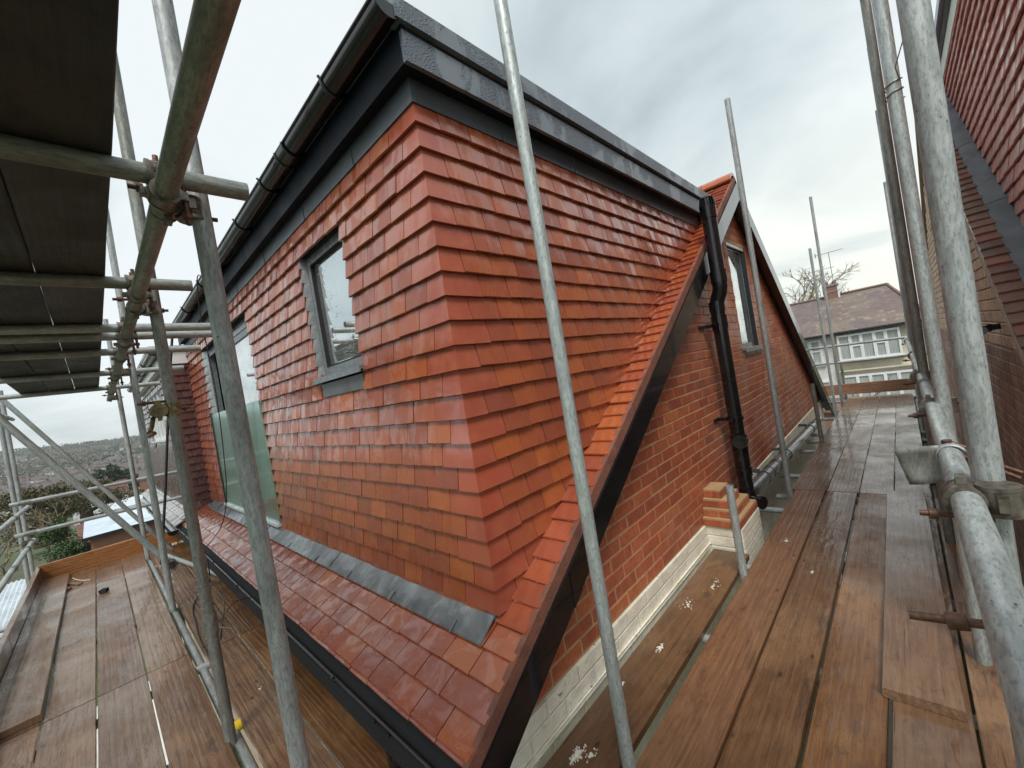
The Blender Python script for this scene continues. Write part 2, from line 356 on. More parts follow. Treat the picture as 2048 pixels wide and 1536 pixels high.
def empty(name,loc,label=None,cat=None,group=None):
    o=bpy.data.objects.new(name,None); col.objects.link(o); o.location=loc; o.empty_display_size=.2; return tag(o,label,cat,group)
def frame_mat(o,x,y):         # matrix with local X along x, local Y along y
    x=V(x).normalized(); y=V(y); y=(y-x*y.dot(x)).normalized(); z=x.cross(y)
    return Matrix(((x.x,y.x,z.x,o[0]),(x.y,y.y,z.y,o[1]),(x.z,y.z,z.z,o[2]),(0,0,0,1)))

# ------------------------------------------------------------------ tile helper
def tile(mb,o,u,v,n,w,Lg,t=.0140,lift=.0255,gap=.0045):
    o,u,v,n=V(o),V(u),V(v),V(n); lift=lift+random.uniform(-.002,.003); sk=random.uniform(-.0015,.0015)
    o=o+u*gap*.5+v*random.uniform(-.0018,.0018); w=w-gap
    pr=[(0,lift),(0,lift+t-.003),(.003,lift+t),(Lg,t),(Lg,0)]
    m=2; vs=[];k=len(pr)
    for i in range(m+1):
        c=.0018*(1-(2*i/m-1)**2)
        for a,h in pr: vs.append(o+u*(w*i/m)+v*(a+sk*(i-1))+n*(h+c))
    fs=[]
    for i in range(m):
        for j in range(k):
            j2=(j+1)%k; fs.append((i*k+j,(i+1)*k+j,(i+1)*k+j2,i*k+j2))
    fs.append(tuple(reversed(range(k)))); fs.append(tuple(range(m*k,m*k+k)))
    if u.cross(v).dot(n)<0: fs=[tuple(reversed(f)) for f in fs]
    mb.add(vs,fs)
def hang(mb,O,u,n,length,z0,nrow,gauge,openings=(),start=0.,corner=None,tw=.165,endf=None,v=(0,0,1),firstoff=True,Lk=1.55):
    """rows of tiles on a plane. O+u*s+v*h ; openings: (s0,s1,h0,h1)"""
    O,u,n,v=V(O),V(u),V(n),V(v)
    for k in range(nrow):
        h=z0+k*gauge
        st=start if corner is None else corner[k%2]
        s=st-(tw/2 if (k%2)==1 and corner is None else 0)
        e=length if endf is None else min(length,endf(h))
        while s<e:
            a,b=max(s,st),min(s+tw,e); s+=tw
            segs=[(a,b)]
            for (s0,s1,h0,h1) in openings:
                if h+gauge*.5>h0 and h+gauge*.5<h1:
                    ns=[]
                    for (p,q) in segs:
                        if p<s0: ns.append((p,min(q,s0)))
                        if q>s1: ns.append((max(p,s1),q))
                    segs=[x for x in ns if x[1]-x[0]>.012]
            for (p,q) in segs:
                if q-p>.012: tile(mb,O+u*p+v*h,u,v,n,q-p,gauge*Lk)

# ================================================================== OUR HOUSE
TG=.66; SL=math.atan(TG); RV=V((0,math.cos(SL),math.sin(SL))); RNn=V((0,-math.sin(SL),math.cos(SL)))
def rz(y): return TG*(y-2.39)
XL=-6.97; GX=-1.20
house=empty('brick_house',(-3,4,-6.2),'red brick house with new orange clay tile dormer, black barge boards and black soil pipe','house')
Z0=1.048-.0972*20
# --- dormer front tiles
mb=MB()
OP_W=(.745,1.34,.20,.985)    # distances from x=-1.26 leftwards
OP_D=(2.66,4.68,-.95,.95)
OP_WL=(.745,1.34,.08,.20)
hang(mb,(-1.273,1.033,0),(-1,0,0),(0,-1,0),5.71,Z0,21,.0972,(OP_W,OP_D,(.76,1.32,.09,.22)),corner=(.165,.0825))
# the row tucked under the flashing band and the under-course at the foot
hang(mb,(-1.273,1.033,0),(-1,0,0),(0,-1,0),5.71,Z0-.03,1,.0972,(OP_D,),start=0.05,Lk=1.0)
ft=mb.build('dormer_front_tiles',M_TILE,house)
# --- dormer cheek tiles
mb=MB()
hang(mb,(-1.273,1.033,0),(0,1,0),(1,0,0),4,Z0,21,.0972,corner=(.0825,.165),endf=lambda h:(h+.0972-rz(0)) /TG-1.02+.03)
mb.build('dormer_cheek_tiles',M_TILE,house)
# --- bent corner tiles
mb=MB()
for k in range(21):
    z=Z0+k*.0972; wl,wr=((.165,.0825),(.0825,.165))[k%2]
    t=.014; Lg=.15; z+=random.uniform(-.001,.001)-.001; AX,AYY=-1.273,1.033
    def ring(e0,e1,zz):   # inner e0 / outer e1 offset
        return [V((AX-wl+.001,AYY-e0,zz)),V((AX+e0,AYY-e0,zz)),V((AX+e0,AYY+wr-.001,zz)),V((AX+e1,AYY+wr-.001,zz)),V((AX+e1,AYY-e1,zz)),V((AX-wl+.001,AYY-e1,zz))]
    li=.0255
    a=ring(li,li+t,z); b=ring(0.0,t,z+Lg)
    fs=[(5,4,3,2,1,0)[::-1]]
    n=6; fs=[(i,(i+1)%n,(i+1)%n+n,i+n) for i in range(n)]+[(0,5,4,1),(1,4,3,2),(6,7,10,11),(7,8,9,10)]
    mb.add(a+b,fs)
M_CORN=tilemat('corner_tile_clay',[(.37,.082,.045),(.33,.078,.046),(.40,.088,.045)],rough=(.08,.22),stain=.5,blot=(.46,.14,.075))
me=mb.build('dormer_corner_tiles',M_CORN,house)
# --- roof tiles: three eaves rows plus the verge strip and the piece above the dormer
mb=MB()
def roofrow(k,x0,x1):
    y=.664+.0815*k; o=V((0,y,rz(y)))-RNn*.039
    x=x0; first=True
    while x>x1+.01:
        wd=(.2475 if (k%2) else .165) if first else .165
        if x0-x1<.2: wd=.165
        wd=min(wd,x-x1); first=False
        tile(mb,V((x,o.y,o.z)),(-1,0,0),RV,RNn,wd,.0976*1.6); x-=wd
for k in range(54):
    y=.664+.0815*k
    if k<3: roofrow(k,-1.095,XL)
    elif k<6: roofrow(k,-1.095,-1.262); (k==3) and tile(mb,V((-1.26,y,rz(y)))-RNn*.039,(-1,0,0),RV,RNn,.022,.15)
    elif y<3.95: roofrow(k,-1.095,-1.262)
    else: roofrow(k,-1.095,-2.6)
o=V((0,.650,rz(.650)))-RNn*.050
x=-1.10
while x>XL: tile(mb,V((x,o.y,o.z)),(-1,0,0),RV,RNn,.165,.1); x-=.165
mb.build('roof_tiles',M_TILE_ROOF,house)
mb=MB()
for k in range(10):   # half round ridge
    x0=-1.09-k*.3
    pts=[]
    for i in range(9):
        a=math.pi*i/8; pts.append((0,5.03+math.cos(a)*.115*1.0,1.715+math.sin(a)*.085))
    q=pts+[(0,p[1]*.88+5.03*.12,1.70+(p[2]-1.715)*.8) for p in reversed(pts)]
    mb.prism([(x0,p[1],p[2]) for p in q],(-.295,0,0))
mb.build('ridge_tiles',M_TILE_ROOF,house)
# roof body (behind tiles) both slopes
mb=MB()
TR=.69
def off(d): return [(0,.60,rz(.60)-d),(0,5.05,rz(5.05)-d),(0,9.65,1.755-TR*(9.65-5.05)-d)]
a=off(.040);b=off(.10)
mb.prism([(-1.12,p[1],p[2]) for p in a+b[::-1]],(-.14,0,0))
mb.prism([(-1.2605,p[1],p[2]) for p in [a[1],a[2],b[2],b[1]]],(-5.7,0,0))
mb.prism([(-1.2605,p[1],p[2]) for p in [a[0],(0,1.03,rz(1.03)-.035),(0,1.03,rz(1.03)-.1),b[0]]],(-5.7,0,0))
mb.prism([(-1.2605,y,rz(y)-d) for y,d in ((3.9,.035),(5.0,.035),(5.0,.1),(3.9,.1))],(-5.7,0,0))
mb.build('roof_deck',M_DARK,house)
# rear slope tiles edge (seen edge-on)
mb=MB()
k=0
rvv=V((0,-math.cos(math.atan(TR)),math.sin(math.atan(TR)))); rn=V((0,math.sin(math.atan(TR)),math.cos(math.atan(TR))))
y=9.72
while y>5.1:
    z=1.77-TR*(y-5.05)
    tile(mb,V((-1.095,y,z))-rn*.026,(-1,0,0),rvv,rn,.3,.15); y-=.082
mb.build('rear_roof_tiles',M_TILE_OLD,house)
# verge mortar, barge boards, soffit
mb=MB()
def band(f0,f1,y0,y1,d0,d1): return [(y0,f0(y0)-d0),(y1,f0(y1)-d0),(y1,f1(y1)-d1),(y0,f1(y0)-d1)]
fr=lambda y:rz(y); rr=lambda y:1.77-TR*(y-5.07)
def px(mb,poly,x0,x1): mb.prism([(x0,a,b) for a,b in poly],(x1-x0,0,0))
px(mb,band(fr,fr,.655,5.07,.006,.07),-1.115,-1.09)
px(mb,band(rr,rr,5.072,9.72,.006,.05),-1.115,-1.09)
mb.build('verge_bedding',M_UNDER,house)
mb=MB()
px(mb,[(.60,fr(.60)-.07),(5.07,fr(5.07)-.072),(5.07,fr(5.07)-.262),(.76,fr(.76)-.215),(.60,fr(.60)-.20)],-1.105,-1.078)
mb.box((-1.0755,.99,-1.185),(-1.078,1.06,-.93)) if False else None
bo=mb.build('front_barge_board',M_BLACK,house)
mb=MB(); y=1.30
px(mb,[(y-.035,fr(y-.035)-.068),(y+.035,fr(y+.035)-.068),(y+.035,fr(y+.035)-.222),(y-.035,fr(y-.035)-.222)],-1.0785,-1.074)
mb.build('board_joint_cover',M_BLACK,bo)
mb=MB(); px(mb,[(5.074,rr(5.074)-.05),(9.72,rr(9.72)-.05),(9.72,rr(9.72)-.25),(5.074,rr(5.074)-.25)],-1.105,-1.078)
mb.build('rear_barge_board',M_BLACK,house)
mb=MB()
px(mb,[(.62,fr(.62)-.185),(5.07,fr(5.07)-.19),(5.07,fr(5.07)-.21),(.62,fr(.62)-.205)],-1.19,-1.106)
px(mb,[(5.075,rr(5.075)-.19),(9.6,rr(9.6)-.19),(9.6,rr(9.6)-.21),(5.075,rr(5.075)-.21)],-1.19,-1.106)
mb.box((-1.19,.68,-1.36),(-1.106,.78,-1.20))
mb.build('verge_soffit',M_BLACK,house)
# --- gable wall
def gtop(y): return min(rz(y),1.77-TR*(y-5.07))-.12
PT=-1.302
mb=MB()
yend=9.35; poly=[(.86,PT),(yend,PT)]+[(yend,gtop(yend)),(5.07,gtop(5.07)),(.86,gtop(.86))]
wy0,wy1,wz0,wz1=4.80,5.47,-.075,1.07
# mortar backing split round the side window
px(mb,[(.86,PT),(wy0,PT),(wy0,gtop(wy0)),(.86,gtop(.86))],-1.40,-1.2028)
px(mb,[(wy1,PT),(yend,PT),(yend,gtop(yend)),(wy1,gtop(wy1))],-1.40,-1.2028)
px(mb,[(wy0,PT),(wy1,PT),(wy1,wz0),(wy0,wz0)],-1.40,-1.2028)
px(mb,[(wy0,wz1),(wy1,wz1),(wy1,gtop(wy1)),(5.07,gtop(5.07)),(wy0,gtop(wy0))],-1.40,-1.2028)
gw=mb.build('gable_wall',M_MORTAR,house)
def bricks(mb,org,u,n,s0,s1,z0,z1,top=None,hole=None,face=.0,bl=.215,bh=.065,j=.010,dep=.03,header=False,steps=1):
    bh=bh+.0015; j=j-.0015
    org,u,n=V(org),V(u),V(n); z=z0;k=0
    while z+bh<=z1+.001:
        s=s0-(0 if k%2 else .1125); hh=0
        while s<s1:
            ln=bl if not header else (bl if (hh+k)%2 else .1025); hh+=1
            a,b=max(s,s0),min(s+ln,s1); s+=ln+j
            if b-a<.03: continue
            if top and z+bh*.5>min(top(a),top(b))+.0: continue
            if hole and (z+bh*.5>hole[2] and z+bh*.5<hole[3]):
                if b>hole[0] and a<hole[1]:
                    if a<hole[0]: b=hole[0]
                    elif b>hole[1]: a=hole[1]
                    else: continue
                    if b-a<.03: continue
            e=random.uniform(-.0012,.0012); dz=random.uniform(-.001,.001)
            c=.0035
            def P(ss,zz,f): return org+u*ss+V((0,0,zz+dz))+n*(f+e)
            vs=[P(a,z,-dep),P(b,z,-dep),P(b,z+bh,-dep),P(a,z+bh,-dep),P(a,z,-c),P(b,z,-c),P(b,z+bh,-c),P(a,z+bh,-c),P(a+c,z+c,0),P(b-c,z+c,0),P(b-c,z+bh-c,0),P(a+c,z+bh-c,0)]
            fs=[(0,1,5,4),(1,2,6,5),(2,3,7,6),(3,0,4,7),(4,5,9,8),(5,6,10,9),(6,7,11,10),(7,4,8,11),(8,9,10,11),(3,2,1,0)]
            if u.cross(V((0,0,1))).dot(n)<0: fs=[tuple(reversed(f)) for f in fs]
            mb.add(vs,fs)
        z+=bh+j;k+=1
mb=MB()
bricks(mb,(-1.20,0,0),(0,1,0),(1,0,0),.86,9.35,PT+.010,1.7,gtop,(wy0,wy1,wz0,wz1))
mb.build('gable_brickwork',M_BRICK,gw)
# painted wall below
mb=MB(); px(mb,[(.86,-6.2),(9.35,-6.2),(9.35,PT-.001),(.86,PT-.001)],-1.5,-1.188)
px(mb,[(.86,-1.46),(3.03,-1.46),(3.03,-1.432),(.86,-1.445)],-1.187,-1.176)
mb.build('painted_lower_wall',M_PLINTH,house)
# rear wall of the house below eaves
mb=MB(); mb.box((-1.51,.80,-6.2),(-6.97,1.0,-1.28)); mb.build('garden_wall_face',M_BRICK_B,house)
mb=MB(); mb.box((-1.20,.745,-1.31),(-6.97,.86,-1.295)); mb.box((-1.12,.730,-1.32),(-6.97,.744,-1.145)); mb.build('eaves_board',M_BLACK,house)
# pier: stepped cut-off chimney base
pier=MB(); pier.box((-1.187,3.03,-6.2),(-.945,3.50,PT-.004))
pr=pier.build('painted_pier',M_PLINTH,house)
mb=MB()
steps=[(-1.302,3.015,-.95,3.49),(-1.242,3.045,-.985,3.44),(-1.180,3.075,-1.03,3.36),(-1.118,3.105,-1.075,3.30),(-1.055,3.12,-1.078,3.29)]
for i,(z,y0,x1,y1) in enumerate(steps[:-1]):
    mb.box((-1.199,y0+.004,z+.0005),(x1-.004,y1,z+.062))
mb.build('pier_mortar',M_MORTAR,pr)
mb=MB()
for i,(z,y0,x1,y1) in enumerate(steps[:-1]):
    xs=-1.197; zz=z+.006
    l=[.215,.10,.215] if i%2==0 else [.10,.215,.215]
    xx=xs
    for a in l:
        e=min(xx+a,x1)
        if e-xx>.03: mb.box((xx+.002,y0,zz),(e,y0+.09,zz+.044))
        xx=e+.008
        if xx>x1-.03: break
    yy=y0+.0
    mb.box((x1-.06,y0-.0005,zz+.0003),(x1+.0005,min(y0+.21,y1),zz+.0445))
    if y0+.22<y1-.02: mb.box((x1-.06,y0+.22,zz),(x1+.0005,y1,zz+.0445))
mb.build('pier_bricks',M_BRICK,pr)
# --- lead apron below dormer
mb=MB()
x=-1.268
while x>XL+.3:
    x1=max(x-1.45,XL+.3); n=16
    for i in range(n):
        a=x+(x1-x)*i/n; b=x+(x1-x)*(i+1)/n
        
        q=[V((a,.908,rz(.908)+.007+random.uniform(0,.001))),V((b,.908,rz(.908)+.007+random.uniform(0,.001))),V((b,1.016,rz(1.016)+.012)),V((a,1.016,rz(1.016)+.012))]
        mb.prism(q,(0,-.0,-.008))
    mb.obox((x1+.002,.962,rz(.962)+.011),(.001,0,0),(0,.048,.0315),(0,-.002,.003))
    x=x1-.002
mb.box((-1.262,1.0,-.955),(XL+.3,1.021,-.87))
ld=mb.build('lead_apron',M_LEAD,house)
for xx in (-1.45,-1.95,-2.45,-2.95,-3.5,-4.1,-4.8,-5.6):
    mb=MB(); mb.obox((xx,.918,rz(.918)+.013),(.006,0,0),(0,.020,.0132),(0,-.001,.0015)); mb.build('lead_clip',M_LEAD,ld)
# --- dormer wall body, flashing band, soffit, fascia, roof
mb=MB()
mb.box((-1.262,1.022,-1.2),(-1.9,1.30,1.2)); mb.box((-1.262,1.301,-.9),(-1.32,4.4,1.2))
mb.box((-2.0,1.022,-1.0),(-2.006,1.30,1.2)); mb.box((-2.61,1.022,-1.0),(-3.90,1.30,1.2)); mb.box((-2.0065,1.022,-1.0),(-2.609,1.30,.20)); mb.box((-2.0065,1.022,.99),(-2.609,1.30,1.2))
mb.box((-5.96,1.022,-1.0),(-6.96,1.30,1.2)); mb.box((-3.901,1.022,.96),(-5.959,1.30,1.2)); mb.box((-3.901,1.022,-1.0),(-5.959,1.30,-.9))
mb.build('dormer_wall_core',M_DARK,house)
mb=MB(); mb.box((-1.238,.998,1.125),(XL,1.021,1.222)); mb.box((-1.238,1.0215,1.125),(-1.2605,4.15,1.222))
for xx in (-1.75,-2.4,-3.2,-4.0,-5.0): mb.box((xx,.994,1.12),(xx-.012,.9979,1.222))
for yy in (1.5,2.1,2.7,3.3): mb.box((-1.234,yy,1.12),(-1.2379,yy+.01,1.222))
mb.build('wall_top_flashing',simple('eaves_shaded_flashing',(.085,.098,.11),.4,.15,nscale=4,c2=(.06,.07,.08),bstr=.4,bscale=10,bd=.01,rnd=False),house)  # grey flashing in a darker tone, shade under the eaves put into its colour
FX=-1.165; FY=.945
mb=MB(); mb.box((FX-.003,FY+.003,1.218),(XL,4.3,1.231)); mb.build('dormer_soffit',M_SOFF,house)
mb=MB(); mb.box((FX-.002,FY,1.212),(XL,FY+.018,1.40)); mb.build('dormer_front_fascia',M_SOFF,house)
mb=MB(); mb.box((FX,FY-.001,1.210),(FX-.018,4.33,1.325)); mb.build('dormer_side_fascia',M_FASC,house)
mb=MB(); mb.box((FX+.018,FY-.03,1.345),(FX-.04,4.46,1.425)); mb.prism([(FX+.018,FY-.03,1.425),(FX-.03,FY-.03,1.455),(FX-.10,FY-.03,1.425)],(0,5.40-FY-.9,0))
mb.build('roof_edge_trim',M_FASC,house)
mb=MB(); mb.box((FX-.005,FY+.001,1.3255),(FX-.04,4.4,1.3445)); mb.build('trim_shadow_gap',M_DARK,house)
mb=MB(); mb.box((FX-.05,FY-.02,1.36),(XL,4.5,1.41)); mb.build('dormer_flat_roof',M_LEADG,house)
# --- gutters (half round)
def gutter(name,x0,x1,yc,zt,r,parent,m,brk,wall=.006,depth=1.0,unions=()):
    mb=MB(); n=14; prof=[]
    for i in range(n+1):
        a=math.pi+math.pi*i/n; prof.append((yc+math.cos(a)*r,zt+math.sin(a)*r*depth))
    inn=[(yc+(p[0]-yc)*(1-wall/r),zt+(p[1]-zt)*(1-wall/r)) for p in prof]
    vs=[];fs=[]
    for X in (x0,x1):
        for p in prof: vs.append((X,p[0],p[1]))
        for p in inn: vs.append((X,p[0],p[1]+.0))
    m_=2*(n+1)
    for i in range(n):
        fs.append((i,i+1,i+1+m_,i+m_)); fs.append((n+1+i,n+1+i+m_,n+2+i+m_,n+2+i))
    fs.append((0,m_,m_+n+1,n+1)); fs.append((n,2*n+1,m_+2*n+1,m_+n))
    mb.add(vs,fs,True)
    # rolled front rim and end cap
    mb.tube((x0,yc-r,zt),(x1,yc-r,zt),.008,8)
    g=mb.build(name,m,parent)
    c=MB(); c.prism([(x0+.001,p[0],p[1]) for p in prof],(-.004,0,0)); c.prism([(x0-.0,yc+(p[0]-yc)*1.06,zt+(p[1]-zt)*1.06) for p in prof],(.006,0,0)); c.build('end_cap',m,g)
    for b in brk:
        c=MB(); pts=[]
        for i in range(n+1):
            a=math.pi+math.pi*i/n; pts.append((yc+math.cos(a)*(r+.004),zt+math.sin(a)*(r+.004)*depth))
        c.path([(b,p[0],p[1]) for p in [(yc-r-.012,zt+.012)]+pts+[(yc+r+.006,zt+.03)]],.0065,6)
        c.build('bracket',m,g)
    for b in unions:
        c=MB(); n2=14
        for xx,rr in ((b,r+.006),):
            q=[(yc+math.cos(math.pi+math.pi*i/n2)*rr,zt+math.sin(math.pi+math.pi*i/n2)*rr*depth) for i in range(n2+1)]
            q2=[(yc+math.cos(math.pi+math.pi*i/n2)*(rr-.005),zt+math.sin(math.pi+math.pi*i/n2)*(rr-.005)*depth) for i in range(n2+1)]
            vs=[];fs=[]
            for X in (xx,xx-.11):
                vs+=[(X,p[0],p[1]) for p in q]
            for i in range(n2): fs.append((i,i+1,i+1+n2+1,i+n2+1))
            c.add(vs,fs,True)
        for xx in (b,b-.11):
            c.path([(xx,yc+math.cos(math.pi+math.pi*i/n2)*(r+.008),zt+math.sin(math.pi+math.pi*i/n2)*(r+.008)*depth) for i in range(n2+1)],.006,6)
        c.build('union_bracket',m,g)
    return g
gutter('dormer_gutter',-1.158,-6.6,.893,1.385,.052,house,M_BLACK,(-1.62,-2.55,-3.15,-4.6,-5.6),unions=(-2.13,-4.0))
ge=gutter('eaves_gutter',-1.085,-6.97,.672,-1.198,.056,house,M_BLACK,(-2.0,-2.9,-3.8,-4.7,-5.6,-6.4),unions=(-1.50,-4.2))
mb=MB(); mb.tube((-1.62,.672,-1.24),(-1.62,.672,-1.42),.036,16); mb.tube((-1.62,.672,-1.33),(-1.62,.672,-1.36),.041,16); mb.path([(-1.62,.672,-1.42),(-1.62,.68,-1.5),(-1.62,.74,-1.58),(-1.62,.75,-1.7),(-1.62,.75,-6.2)],.034,14)
mb.build('outlet_pipe',M_BLACK,ge)
# --- window in dormer
def sash(parent,name,x0,x1,z0,z1,y,fw,m,gm,dep=.05,glassname='pane',nb=0):
    mb=MB(); mb.box((x0,y,z0),(x0+fw,y+dep,z1)); mb.box((x1-fw,y,z0),(x1,y+dep,z1)); mb.box((x0+fw,y,z0),(x1-fw,y+dep,z0+fw*1.2)); mb.box((x0+fw,y,z1-fw),(x1-fw,y+dep,z1))
    w_=mb.build(name,m,parent)
    g=MB(); g.box((x0+fw*.8,y+.022,z0+fw),(x1-fw*.8,y+.028,z1-fw*.8)); g.build(glassname,gm,w_)
    g=MB()   # black gasket
    i0,i1,j0,j1=x0+fw,x1-fw,z0+fw*1.2,z1-fw
    for a,b in (((i0,y-.002,j0),(i0+.007,y+.024,j1)),((i1-.007,y-.002,j0),(i1,y+.024,j1)),((i0+.007,y-.002,j0),(i1-.007,y+.024,j0+.007)),((i0+.007,y-.002,j1-.007),(i1-.007,y+.024,j1))): g.box(a,b)
    g.build('gasket',M_DARK,w_)
    return w_
win=sash(house,'dormer_window',-2.60,-2.0,.205,.955,1.045,.05,M_GREYF,M_GLASS)
mb=MB(); mb.box((-2.622,.972,.186),(-1.988,1.10,.204)); mb.box((-2.622,.972,.172),(-1.988,.979,.1859)); mb.build('sill',M_GREYF,win)
mb=MB(); mb.box((-2.57,1.0,.085),(-2.02,1.019,.164)); mb.build('sill_apron_flashing',M_LEADG,win)
mb=MB()
for k in range(9):
    z=.20+k*.0875; mb.prism([(-2.603,1.008,z),(-2.603,1.044,z),(-2.603,1.044,z+.105),(-2.603,1.018,z+.105)],(-.0015,0,0))
    mb.prism([(-2.605,.992,z-.006),(-2.5985,1.044,z-.006),(-2.5985,1.044,z+.085),(-2.605,1.014,z+.085)],(.002,0,0))
mb.build('lead_soaker',M_SOAK,win)
mb=MB(); mb.box((-2.595,1.022,.956),(-2.005,1.10,.985)); mb.build('head_strip',M_DARK,win)  # dark strip painting the shadow gap under the lintel
mb=MB(); mb.box((-2.56,1.10,.25),(-2.04,1.28,.26)); mb.box((-2.56,1.27,.25),(-2.04,1.28,.95)); mb.build('interior_reveal',M_DARK,win)
# --- french doors
dr=empty('french_doors',(-4.93,1.05,-.9)); par(dr,house)
mb=MB(); y=1.05
mb.box((-5.94,y,-.90),(-5.88,y+.06,.94)); mb.box((-3.98,y,-.90),(-3.92,y+.06,.94)); mb.box((-5.88,y,.86),(-3.98,y+.06,.94)); mb.box((-5.88,y,-.90),(-3.98,y+.06,-.84)); mb.box((-4.96,y,-.84),(-4.90,y+.06,.86))
mb.build('door_frame',M_GREYF,dr)
mb=MB(); mb.box((-4.90,1.07,-.84),(-3.98,1.076,.86)); mb.build('pane',M_GLASS,dr)
mb=MB(); mb.box((-4.90,1.056,-.839),(-4.84,1.069,.859)); mb.box((-4.04,1.056,-.839),(-3.981,1.069,.859)); mb.box((-4.839,1.056,.80),(-4.041,1.069,.859)); mb.build('sash_frame',M_DKF,dr)
mb=MB(); mb.box((-5.88,1.20,-.84),(-4.97,1.21,.86)); mb.build('dark_opening',M_DARK,dr)
mb=MB(); mb.box((-5.86,1.12,-.84),(-5.79,1.17,.85)); mb.box((-5.40,1.12,-.84),(-5.34,1.17,.85)); mb.build('open_sash',M_DKF,dr)
mb=MB()
for k in range(19):
    z=-.88+k*.0965; mb.prism([(-5.945,.992,z),(-5.885,1.047,z),(-5.885,1.047,z+.10),(-5.945,1.012,z+.10)],(.002,0,0))
mb.build('lead_soaker',M_SOAK,dr)
mb=MB(); mb.box((-5.90,.985,-.87),(-3.90,.998,.185)); bg_=mb.build('glass_balustrade',M_GREEN,dr)
mb=MB(); mb.box((-5.92,.962,-.895),(-3.90,1.0,-.871)); mb.build('base_channel',M_WHITE,dr)
mb=MB(); mb.box((-5.925,.975,-.87),(-5.90,1.0,.20)); mb.build('side_clamp',M_BLACK,dr)
mb=MB(); mb.box((-5.95,1.0,.942),(-3.91,1.06,.965)); mb.build('head_strip',M_DARK,dr)
# --- side window in gable
sw=empty('side_window',(-1.25,5.13,-.07)); par(sw,house)
mb=MB(); mb.box((-1.1985,wy1-.006,wz0),(-1.231,wy1+.004,wz1)); mb.build('dark_reveal_trim',M_DKF,sw)
mb=MB(); x=-1.232
mb.box((x,wy0,wz0),(x-.05,wy0+.045,wz1)); mb.box((x,wy1-.10,wz0),(x-.05,wy1,wz1)); mb.box((x,wy0+.045,wz0),(x-.05,wy1-.1,wz0+.05)); mb.box((x,wy0+.045,wz1-.06),(x-.05,wy1-.10,wz1))
mb.build('window_frame',M_GREYF,sw)
mb=MB(); mb.box((x+.006,wy1-.13,wz0+.01),(x-.002,wy1-.10,wz1-.07)); mb.box((x+.012,wy1-.06,wz0+.01),(x+.0005,wy1-.001,wz1-.01)); mb.build('dark_mullion',M_DKF,sw)
mb=MB(); mb.box((x-.02,wy0+.04,wz0+.04),(x-.026,wy1-.09,wz1-.05)); mb.build('pane',M_GLASS,sw)
mb=MB(); mb.box((-1.165,wy0-.03,wz0-.028),(x,wy1+.06,wz0-.0005)); mb.box((-1.165,wy0-.03,wz0-.045),(-1.172,wy1+.06,wz0-.029)); mb.build('sill',M_GREYF,sw)
mb=MB(); mb.box((-1.207,wy0-.001,wz1),(x,wy1+.001,wz1+.002)); mb.box((-1.205,wy0+.001,wz1-.035),(-1.22,wy1-.001,wz1-.003)); mb.build('head_strip',M_WHITE,sw)
# --- soil pipe
sp=empty('soil_pipe',(-1.12,3.87,-1.3)); par(sp,house)
mb=MB(); PX,PY=-1.06,3.67; TX=-1.008
mb.tube((PX,PY,-1.22),(PX,PY,.27),.055,24)
mb.path([(PX,PY,.26),(PX,PY,.33),(PX+.01,PY,.37),(TX-.012,PY-.01,.43),(TX,PY-.015,.47),(TX,PY-.015,.53)],.057,24)
mb.tube((TX,PY-.015,.52),(TX,PY-.015,1.12),.055,24)
mb.build('pipe_stack',M_BLACK,sp)
mb=MB()
for a,b,r_,x_,y_ in ((.50,.60,.0625,TX,PY-.015),(.28,.36,.0615,PX,PY),(.12,.24,.061,PX,PY),(-.84,-.76,.0625,PX,PY),(-1.02,-.86,.060,PX,PY),(-1.10,-1.03,.0635,PX,PY)):
    mb=MB(); mb.tube((x_,y_,a),(x_,y_,b),r_,24)
    mb.tube((x_,y_,b-.012),(x_,y_,b-.002),r_+.003,24)
    mb.build('pipe_collar',M_BLACK,sp)
mb=MB()
mb.tube((TX,PY-.015,1.03),(TX,PY-.015,1.13),.0615,24)
for i in range(18):
    a=2*math.pi*i/18; mb.obox((TX+math.cos(a)*.052,PY-.015+math.sin(a)*.052,1.165),(math.cos(a)*.006,math.sin(a)*.006,0),(-math.sin(a)*.004,math.cos(a)*.004,0),(-math.cos(a)*.006,-math.sin(a)*.006,.036))
mb.tube((TX,PY-.015,1.198),(TX,PY-.015,1.22),.051,24,.028)
mb.tube((TX,PY-.015,1.13),(TX,PY-.015,1.192),.040,16)
mb.build('vent_cowl',M_BLACK,sp)
for z in (.17,-.62):
    mb=MB(); mb.tube((PX,PY,z-.014),(PX,PY,z+.014),.0635,24); mb.box((-1.199,PY-.028,z-.014),(PX-.04,PY+.028,z+.014)); mb.box((-1.1985,PY-.10,z-.013),(-1.186,PY-.029,z+.013)); mb.box((PX-.02,PY-.115,z-.012),(PX+.012,PY-.058,z+.012))
    mb.build('pipe_clip',M_BLACK,sp)
mb=MB(); d=V((.35,-.94,0)).normalized(); c=V((PX,PY,-.80))
mb.tube(c+d*.03,c+d*.095,.047,20); mb.tube(c+d*.095,c+d*.107,.056,20)
d2=V((.98,.2,0)); mb.tube(c+d2*.03,c+d2*.07,.03,16)
mb.build('access_branch',M_BLACK,sp)
mb=MB(); mb.tube((PX,PY,-1.22),(PX,PY,-1.36),.066,24); mb.tube((PX+.02,PY-.02,-1.30),(PX+.11,PY-.07,-1.30),.045,20); mb.tube((PX+.11,PY-.07,-1.30),(PX+.125,PY-.078,-1.30),.052,20); mb.tube((PX,PY+.03,-1.27),(PX,PY+.12,-1.275),.062,24); mb.tube((PX,PY,-1.36),(PX,PY,-6.2),.055,20)
mb.build('bottom_branch',M_BLACK,sp)
hp=MB(); a=V((PX,PY+.1,-1.272)); b=V((PX,7.75,-1.40)); hp.tube(a,b,.055,24)
